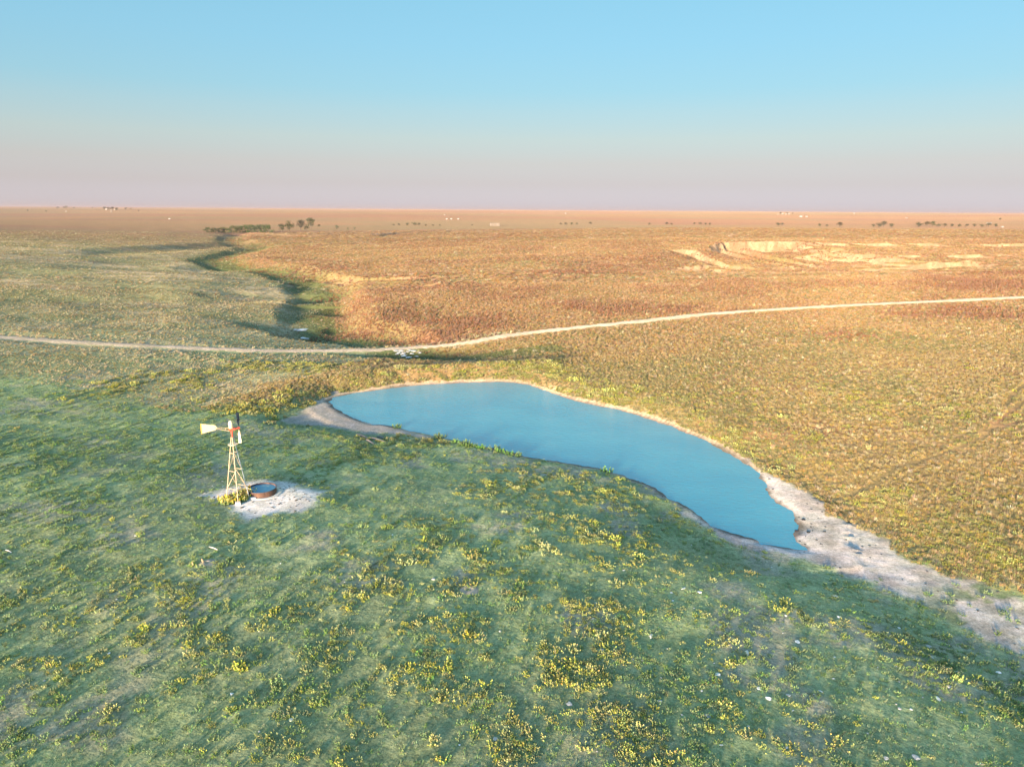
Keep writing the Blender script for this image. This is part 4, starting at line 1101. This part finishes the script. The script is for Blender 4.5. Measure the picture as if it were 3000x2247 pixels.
# ------------------------------------------------------------------ stock tank
def make_tank():
    tx, ty = -26.95, 71.9
    z0 = hz(tx, ty)
    root = empty('stock_tank', (tx, ty, z0), 'round rusty steel stock tank full of blue water on a pale pad', 'tank')
    m, nt, b = new_mat('rusty_tank_steel')
    tc = node(nt, 'ShaderNodeTexCoord')
    f = noise(nt, tc.outputs['Object'], 2.2, 6, .65)
    mp = node(nt, 'ShaderNodeMapping'); mp.inputs['Scale'].default_value = (5, 5, .5)
    nt.links.new(tc.outputs['Object'], mp.inputs['Vector'])
    st = noise(nt, mp.outputs['Vector'], 2.0, 4)
    c = ramp(nt, f, [(.3, (.06, .034, .024)), (.55, (.12, .062, .04)), (.75, (.19, .10, .06))])
    c = mix(nt, 1.0, c, ramp(nt, st, [(.3, .75), (.7, 1.2)]), 'MULTIPLY')
    nt.links.new(c, b.inputs['Base Color']); b.inputs['Roughness'].default_value = .8; b.inputs['Metallic'].default_value = .15
    bump(nt, b, f, .4, .02)
    MB().lathe([(1.49, 0), (1.49, .20), (1.51, .22), (1.49, .24), (1.49, .42), (1.51, .44), (1.49, .46), (1.49, .62), (1.455, .62), (1.455, .02), (1.46, 0)], 56, close=True).build('wall', m, root, smooth=False)
    MB().lathe([(1.50 + .028 * math.cos(a), .62 + .028 * math.sin(a)) for a in np.linspace(0, 2 * math.pi, 8, endpoint=False)], 56, (-.0, 0, 0), close=True).build('rim', M_STEEL_SHADE, root, smooth=True)
    mw, nt, b = new_mat('tank_water')
    tc = node(nt, 'ShaderNodeTexCoord'); n1 = noise(nt, tc.outputs['Object'], 1.0, 4); n2 = noise(nt, tc.outputs['Object'], 5.0, 3)
    nt.links.new(ramp(nt, n1, [(.40, (.045, .16, .26)), (.60, (.07, .21, .31)), (.72, (.22, .30, .30))]), b.inputs['Base Color'])
    b.inputs['Roughness'].default_value = .08; b.inputs['IOR'].default_value = 1.333
    bump(nt, b, n2, .15, .03)
    prof = [(.0001, .50), (.5, .50), (1.0, .50), (1.454, .50)]
    MB().lathe(prof, 56).build('water', mw, root, smooth=True)
    MB().lathe([(1.46, -.15), (1.86, -.15), (1.84, .05), (1.52, .06)], 56, (.16, -.02, 0)).build('pad', M_CONC, root)
    MB().tube([(-1.62, -.42, -.05), (-1.60, -.42, .72), (-1.45, -.40, .76), (-.85, -.55, .60)], .035, 8).build('inlet_pipe', M_WHITE, root, smooth=True)
    MB().tube([(-1.28, -.95, .56), (-.62, -.80, .53)], .05, 8).build('float_arm', M_STEEL_SHADE, root)
make_tank()
MB().tube([(-28.35, 71.5, hz(-28.35, 71.5) + .3), (-28.75, 71.1, hz(-28.75, 71.1) + .32), (-28.9, 70.4, hz(-28.9, 70.4) + .3), (-28.9, 70.0, hz(-28.9, 70) + .05)], .04, 8).build('feed_pipe', M_STEEL_SHADE, smooth=True, label='dark feed pipe running from the windmill to the tank', cat='pipe')

# ------------------------------------------------------------------ rocks
ROCKS = [rock_mesh('rock', 100 + i, M_LIME if i % 3 else M_GREYR, .5) for i in range(7)]
rr = np.random.default_rng(77)
def scatter_rocks(n, cx, cy, sx, sy, lo, hi, label, group):
    k = 0; tries = 0
    while k < n and tries < n * 20:
        tries += 1
        x = cx + rr.normal() * sx; y = cy + rr.normal() * sy
        if y < 30 or abs(x) > .72 * math.hypot(y, 30): continue
        M = zone_masks(np.array([x]), np.array([y]), None)
        if M['sdp'][0] < 1.2 or M['sdm'][0] < .2 or M['sdw'][0] < .3: continue
        s = lo + (hi - lo) * rr.random() ** 2.2
        o = bpy.data.objects.new('rock', ROCKS[int(rr.integers(0, 7))]); COL.objects.link(o)
        o.location = (x, y, hz(x, y) + .04 * s); o.rotation_euler = (0, 0, rr.random() * 6.28); o.scale = (s, s * rr.uniform(.6, .9), s * .6)
        tag(o, label, 'rock', group); k += 1
scatter_rocks(85, 17, 42, 11, 9, .14, .50, 'small white limestone rock half sunk in the turf of the bare green rise', 'white rocks on the green rise')
scatter_rocks(45, -18, 50, 16, 13, .10, .30, 'small pale rock scattered among the yellow weeds and turf', 'pale rocks among the weeds')
scatter_rocks(26, -29, 73.5, 3.6, 2.4, .10, .24, 'little pale stone at the edge of the bare windmill yard', 'stones around the windmill yard')
for i, (x, y) in enumerate(CULVERT):
    put_mesh('rubble_rock', ROCKS[i % 7], x, y, (random.uniform(.9, 1.9), random.uniform(.7, 1.3), random.uniform(.5, .9)), 'white rubble boulder spilled down the bank below the dirt road', 'boulder', 'rubble below the road')
for i, (x, y) in enumerate(SLABS):
    put_mesh('rock_slab', ROCKS[i % 7], x, y, (random.uniform(2.0, 3.2), random.uniform(1.6, 2.4), .55), 'white limestone slab lying on the green floor of the draw', 'rock slab', 'slabs in the draw')

# ------------------------------------------------------------------ driftwood, sticks, mud lumps
M_WOOD = simple_mat('grey_weathered_wood', (.16, .145, .13), .9, 0, .35, 3.0, .03)
M_PALEWOOD = simple_mat('bleached_wood', (.58, .55, .50), .9, 0, .2, 3.0, .02)
for i, (x, y) in enumerate(PLANK):
    L = [3.4, 2.8, 2.2, 1.6][i]; a = [-.75, -.6, -.9, -.5][i]
    o = MB().tube([(-L / 2, 0, .10), (-L * .2, .06, .16), (L * .2, -.04, .15), (L / 2, .05, .08)], [.13, .14, .12, .07], 7).build('driftwood_log', M_WOOD, smooth=True,
        label=['longest dark driftwood log on the tan grass by the pond corner', 'dark driftwood log with its end nearest the pond corner grass', 'short dark driftwood log beside the longer ones', 'shortest dark driftwood log at the pond corner'][i], cat='log')
    o.location = (x, y, hz(x, y)); o.rotation_euler = (0, 0, a)
for i, (x, y) in enumerate(STICK):
    L = [1.1, .9][i]
    o = MB().tube([(-L / 2, 0, .06), (0, .03, .09), (L / 2, 0, .05)], [.05, .045, .03], 6).build('stick', M_PALEWOOD, smooth=True, label=['bleached stick lying in the turf behind the two prairie dogs', 'bleached stick lying alone on smooth green turf'][i], cat='stick')
    o.location = (x, y, hz(x, y)); o.rotation_euler = (0, 0, -.5)
M_MUD = simple_mat('dark_dung', (.05, .045, .04), .9, 0, .3, 6.0, .03)
MUDM = rock_mesh('mud_lump', 5, M_MUD, .5)
for (x, y) in MUDLUMP:
    if hz(x, y) > WATER - .02: put_mesh('mud_lump', MUDM, x, y, (.55, .4, .3), 'dark lump of mud on the pale dry shore beyond the pond tip', 'mud lump', 'mud lumps on the dry shore')

# ------------------------------------------------------------------ prairie dogs
M_FUR = simple_mat('tan_fur', (.46, .31, .17), .9, 0, .2, 20.0)
def prairie_dog(x, y, rz, lean, label):
    V = [(0, 0, .05), (.02, 0, .14), (.03 + lean, 0, .23), (.04 + lean, 0, .285), (.075 + lean, 0, .315), (.115 + lean, 0, .305),
         (.05, .055, .06), (.09, .06, .015), (.05, -.055, .06), (.09, -.06, .015),
         (.06 + lean, .05, .21), (.10 + lean, .035, .17), (.06 + lean, -.05, .21), (.10 + lean, -.035, .17),
         (-.07, 0, .03), (-.15, 0, .02), (.05 + lean, .03, .338), (.05 + lean, -.03, .338)]
    E = [(0, 1), (1, 2), (2, 3), (3, 4), (4, 5), (0, 6), (6, 7), (0, 8), (8, 9), (2, 10), (10, 11), (2, 12), (12, 13), (0, 14), (14, 15), (4, 16), (4, 17)]
    Rr = [.062, .068, .052, .036, .040, .018, .034, .018, .034, .018, .02, .012, .02, .012, .022, .014, .012, .012]
    me = bpy.data.meshes.new('prairie_dog'); me.from_pydata(V, E, [])
    o = bpy.data.objects.new('prairie_dog', me); COL.objects.link(o)
    sk = o.modifiers.new('skin', 'SKIN')
    for i, sv in enumerate(me.skin_vertices[0].data):
        sv.radius = (Rr[i], Rr[i]); sv.use_root = (i == 0)
    o.modifiers.new('smooth', 'SUBSURF').levels = 2
    o.modifiers['smooth'].render_levels = 2
    me.materials.append(M_FUR)
    o.location = (x, y, hz(x, y)); o.rotation_euler = (0, 0, rz); o.scale = (1.12, 1.12, 1.12)
    tag(o, label, 'prairie dog')
prairie_dog(DOGS[0][0], DOGS[0][1], -1.9, 0.0, 'tan prairie dog sitting upright on the edge of the bare dirt mound')
prairie_dog(DOGS[1][0], DOGS[1][1], -2.3, .03, 'tan prairie dog standing tall and leaning beside the burrow hole')
# burrows: raised soil rings
for (x, y, s, lab) in ((DOGS[1][0] + .35, DOGS[1][1] - .05, 1.0, 'low soil mound with a burrow hole beside the prairie dogs'), (BURROW[0][0], BURROW[0][1], 1.3, 'bare soil mound with a dark burrow hole among yellow weeds')):
    m = simple_mat('burrow_soil', (.32, .27, .21), .95, 0, .2, 5, .03)
    o = MB().lathe([(.05, -.35), (.10, -.12), (.15, .05), (.26, .08), (.5, .04), (.85, -.05)], 16).build('burrow_mound', m, smooth=True, label=lab, cat='burrow')
    o.location = (x, y, hz(x, y) + .01); o.scale = (s, s, s)

# ------------------------------------------------------------------ bushes on the near shore
SB = [weed('shore_bush', 80 + s, 16, .8, (.06, .11, .04), (.09, .16, .05), (.15, .23, .07), PM_G, 14) for s in range(3)]
sb_lab = ['bright green bush alone on the muddy shore corner', None]
for i, (x, y) in enumerate(SHOREBUSH):
    s = random.uniform(.75, 1.15)
    put_mesh('shore_bush', SB[i % 3], x, y, (s, s, s * .95), 'bright green bush alone at the edge of the muddy shore' if i == 0 else 'dark green bush at the water edge along the grassy pond bank', 'bush', None if i == 0 else 'bushes along the pond bank')

# ------------------------------------------------------------------ trees
M_BARK = simple_mat('tree_bark', (.14, .11, .085), .95, 0, .25, 2.0)
M_LEAF = plant_mat('tree_leaf', hue=.04, val=.25)
def make_tree_meshes(seed, n, wide, trunk_h, col):
    r = random.Random(seed)
    tb = MB()
    tb.tube([(0, 0, -.03), (.01, 0, trunk_h * .6), (.0, .01, trunk_h), (.01, 0, .62)], [.030, .024, .020, .008], 7)
    blobs = []
    for i in range(9):
        a = i * 2.4 + r.uniform(-.4, .4); q = wide * r.uniform(.25, .75); z = r.uniform(trunk_h + .08, .86)
        q *= 1 - .5 * abs((z - .55) / .45) ** 2
        c = (math.cos(a) * q, math.sin(a) * q, z); blobs.append((c, r.uniform(.14, .23)))
        s0 = (0, 0, trunk_h * r.uniform(.75, 1.0))
        tb.tube([s0, lerp(s0, c, .55)[:2] + (s0[2] + (c[2] - s0[2]) * .45,), c], [.013, .009, .003], 5)
    blobs.append(((0, 0, .85), .16)); blobs.append(((.05, 0, .6), .2))
    V, F, C = [], [], []
    for i in range(n):
        (cx, cy, cz), br = r.choice(blobs)
        d = mathutils.Vector((r.gauss(0, 1), r.gauss(0, 1), r.gauss(0, 1))).normalized() * br * r.uniform(.55, 1.08)
        p = (cx + d.x * 1.15, cy + d.y * 1.15, max(trunk_h * .55, cz + d.z * .8))
        dd = (r.gauss(0, 1), r.gauss(0, 1), r.gauss(0, .7)); nn = (d.x + r.gauss(0, .1), d.y + r.gauss(0, .1), d.z + .2)
        c = tuple(x_ * r.uniform(.7, 1.3) for x_ in col)
        L = r.uniform(.045, .085)
        leaf(V, F, C, p, dd, nn, L, L * .75, c, c)
    return tb, plant_mesh('crown', V, F, C, M_LEAF)
TREE_SRC = []
for sd, n, w, th, col in ((1, 900, .50, .22, (.050, .060, .028)), (2, 800, .58, .16, (.055, .062, .030)), (3, 800, .46, .28, (.065, .060, .035))):
    tb, cm = make_tree_meshes(sd, n, w, th, col)
    tm = bpy.data.meshes.new('trunk'); tm.from_pydata(tb.v, [], tb.f); tm.materials.append(M_BARK)
    TREE_SRC.append((tm, cm))
HEDGE_SRC = []
for sd, n, w, th, col in ((11, 700, .75, .10, (.045, .068, .028)), (12, 700, .85, .08, (.06, .085, .032))):
    tb, cm = make_tree_meshes(sd, n, w, th, col)
    tm = bpy.data.meshes.new('trunk'); tm.from_pydata(tb.v, [], tb.f); tm.materials.append(M_BARK)
    HEDGE_SRC.append((tm, cm))
def plant_tree(x, y, h, src, label, group, name='tree', wide=1.0):
    root = empty(name, (x, y, hz(x, y)), label, 'tree', group, random.uniform(0, 6.28))
    for nm, me in (('trunk', src[0]), ('crown', src[1])):
        o = bpy.data.objects.new(nm, me); COL.objects.link(o); o.parent = root
        o.scale = (h * wide, h * wide, h)
    return root
for i, (x, y, h) in enumerate(HEDGE):
    plant_tree(x, y, h * 1.45, HEDGE_SRC[i % 2], 'low bushy green tree in the dense row along the far creek', 'dense tree row by the far creek', wide=1.1)
n0 = 10
tl = ['dark round tree at the end of the dense tree row', 'slim tall tree leaning behind the dark round tree', 'broad dark spreading tree of the creek cluster', 'tall brownish tree standing apart behind the spreading tree', 'low bushy tree at the foot of the spreading tree', 'small lone round tree on the tan plain right of the creek cluster', 'wide green bush on the crest of the orange spur', 'small dark bush beside the wide green bush', 'smallest dark bush on the crest of the orange spur', 'tiny dark shrub below the spreading tree']
for i, (x, y, h) in enumerate(TREES):
    if i < n0: lab, grp = tl[i], None
    elif i < 43: 
        w_ = 'between the storage tanks and the bluffs' if i < 15 else ('just left of the bluffs' if i < 22 else ('straight beyond the tallest bluff' if i < 26 else 'in the line near the lone pale house'))
        lab, grp = 'small dark tree on the far plain ' + w_, 'trees ' + w_
    elif i < 52: lab, grp = 'low dark shrub in the band beside the pale storage tanks', 'shrub band near the storage tanks'
    else: lab, grp = 'tiny distant tree near the farmsteads on the horizon', 'trees on the horizon'
    plant_tree(x, y, h, TREE_SRC[i % 3] if i not in (6, 7, 8, 9) else HEDGE_SRC[i % 2], lab, grp, wide=1.0 if i < 10 else 1.35)

# ------------------------------------------------------------------ far buildings and storage tanks
M_WALL = simple_mat('pale_siding', (.30, .265, .225), .7, 0, .08, .5)
M_ROOF = simple_mat('light_metal_roof', (.28, .26, .24), .6, .0, .1, .5)
M_ROOF2 = simple_mat('grey_shingle_roof', (.22, .21, .20), .8, 0, .15, .5)
M_GLASS = simple_mat('dark_window_glass', (.05, .06, .07), .2, 0, .1, 1.0)
def building(x, y, kind, w, label, group):
    if kind == 'silo':
        root = empty('silo', (x, y, hz(x, y)), label, 'silo', group)
        MB().lathe([(w * .3, -.5), (w * .3, w * 1.1)], 20).build('wall', M_WALL, root, smooth=True)
        MB().lathe([(w * .33, w * 1.1), (w * .2, w * 1.28), (.01, w * 1.36)], 20).build('roof', M_ROOF, root, smooth=True)
        return
    root = empty({'house': 'farmhouse', 'barn': 'barn', 'shed': 'shed'}[kind], (x, y, hz(x, y)), label, {'house': 'house', 'barn': 'barn', 'shed': 'shed'}[kind], group, random.uniform(-.3, .3))
    d = w * .6; h = {'house': .30, 'barn': .32, 'shed': .34}[kind] * w; rh = w * .16
    MB().box((0, 0, h / 2 - .4), (w, d, h + .8)).add([(-w / 2, -d / 2, h), (-w / 2, d / 2, h), (-w / 2, 0, h + rh), (w / 2, -d / 2, h), (w / 2, d / 2, h), (w / 2, 0, h + rh)], [(0, 2, 1), (3, 4, 5)]).build('wall', M_WALL, root)
    e = w * .04; t = w * .012
    V = []
    for xx in (-w / 2 - e, w / 2 + e):
        for (yy, zz_) in ((-d / 2 - e, h - .02 * w), (0, h + rh + t), (d / 2 + e, h - .02 * w), (d / 2 + e, h - .02 * w + t * 2), (0, h + rh + t * 3), (-d / 2 - e, h - .02 * w + t * 2)): V.append((xx, yy, zz_))
    F = [(0, 1, 7, 6), (1, 2, 8, 7), (2, 3, 9, 8), (3, 4, 10, 9), (4, 5, 11, 10), (5, 0, 6, 11), (0, 5, 4, 1), (1, 4, 3, 2), (6, 7, 10, 11), (7, 8, 9, 10)]
    rf = add_obj('roof', V, F, M_ROOF2 if kind == 'house' else M_ROOF, root)
    if kind == 'house':
        for q in (-.3, .3):
            MB().box((q * w, -d / 2 - .01, h * .55), (w * .12, .06, h * .35)).build('window', M_GLASS, root)
        MB().box((0, -d / 2 - .01, h * .38), (w * .09, .06, h * .72)).build('door', M_ROOF2, root)
        MB().box((w * .2, d * .1, h + rh), (w * .06, w * .06, w * .12)).build('chimney', M_ROOF2, rf)
    else:
        MB().box((0, -d / 2 - .01, h * .42), (w * .3, .06, h * .8)).build('door', M_ROOF, root)
for i, (x, y, kind, w) in enumerate(BUILDINGS):
    side = 'left of the creek trees' if x < -300 else ('beyond the pale storage tanks' if x < 700 else 'beyond the eroded bluffs')
    lab = {'house': 'tiny pale farmhouse far out on the plain ', 'barn': 'tiny pale barn far out on the plain ', 'shed': 'tiny pale shed far out on the plain ', 'silo': 'tiny pale silo far out on the plain '}[kind] + side
    building(x, y, kind, max(w * .72, 4.5), lab, 'far ' + kind + 's ' + side)
M_TANKW = simple_mat('tan_tank_paint', (.20, .165, .13), .7, 0, .1, .5)
for i, (x, y) in enumerate(TANKS):
    root = empty('storage_tank', (x, y, hz(x, y)), 'tall pale cylindrical storage tank in the row on the plain', 'storage tank', 'row of storage tanks')
    MB().lathe([(1.35, -.4), (1.35, 5.6)], 18).build('wall', M_TANKW, root, smooth=True)
    MB().lathe([(1.40, 5.6), (.8, 6.0), (.01, 6.2)], 18).build('roof', M_TANKW, root, smooth=True)

# brush pile in the cut below the spur scarp
BR = [tuft('brush', 90 + s, 60, .8, .5, .05, (.06, .055, .06), (.12, .11, .11), PM) for s in range(2)]
for i, (x, y) in enumerate(BRUSH):
    put_mesh('brush_pile', BR[i % 2], x, y, (4.5, 3.5, 2.4), 'dark grey brush pile against the pale scarp of the orange spur', 'brush pile', 'brush piles by the spur scarp')

# clods, dung and trampled lumps: along the wet margin, on the windmill yard and over the dry wash
n = 9000
x = RNG.uniform(-40, 50, n); y = RNG.uniform(40, 140, n)
M = zone_masks(x, y, None)
pr = np.where((M['sdp'] > .15) & (M['sdp'] < 1.1), .75, 0.0)
pr = np.maximum(pr, (M['sand'] > .6) * (M['sdp'] > 1.0) * .22 * (.3 + sm(.45, .6, fbm(x / 3, y / 3, 3))))
pr = np.maximum(pr, (M['beach'] > .6) * .12)
k = RNG.random(n) < pr
px2 = RNG.uniform(-34, -20, 500); py2 = RNG.uniform(64.5, 77.5, 500)
M2 = zone_masks(px2, py2, None)
k2 = (M2['pad'] > .3) & (RNG.random(500) < .55) & (np.hypot(px2 + 26.95, py2 - 71.9) > 2.0)
x = np.concatenate([x[k], px2[k2]]); y = np.concatenate([y[k], py2[k2]])
s = RNG.uniform(.10, .30, len(x)) * np.where(RNG.random(len(x)) < .1, 1.6, 1.0)
M_CLOD = simple_mat('dry_clod', (.12, .10, .078), .95, 0, .4, 6.0, .02)
scatter('soil_clods', [rock_mesh('clod', 300 + i, M_CLOD, .45, 1) for i in range(3)], x, y, s, s * .55, 'dark soil clods and dung trampled over the pond margin and yard', 'clods')

# ------------------------------------------------------------------ evening haze lying over the plain
def make_haze():
    zt = 46.0; zb = float(GZ.min()) - 2.0
    x0, x1, y0, y1 = float(GX.min()) - 60, float(GX.max()) + 60, float(GY.min()) - 60, float(GY.max()) + 60
    c = ((x0 + x1) / 2, (y0 + y1) / 2, (zb + zt) / 2)
    mb = MB().box((0, 0, 0), (x1 - x0, y1 - y0, zt - zb))
    m = bpy.data.materials.new('evening_haze'); m.use_nodes = True
    nt = m.node_tree
    nt.nodes.remove(nt.nodes['Principled BSDF'])
    pv = nt.nodes.new('ShaderNodeVolumePrincipled')
    pv.inputs['Color'].default_value = (.40, .335, .36, 1)
    pv.inputs['Density'].default_value = 4.5e-5
    pv.inputs['Anisotropy'].default_value = 0.0
    nt.links.new(pv.outputs['Volume'], nt.nodes['Material Output'].inputs['Volume'])
    o = mb.build('haze', m, kind='stuff', label='thin pinkish evening haze over the far plain', cat='haze')
    o.location = c
make_haze()
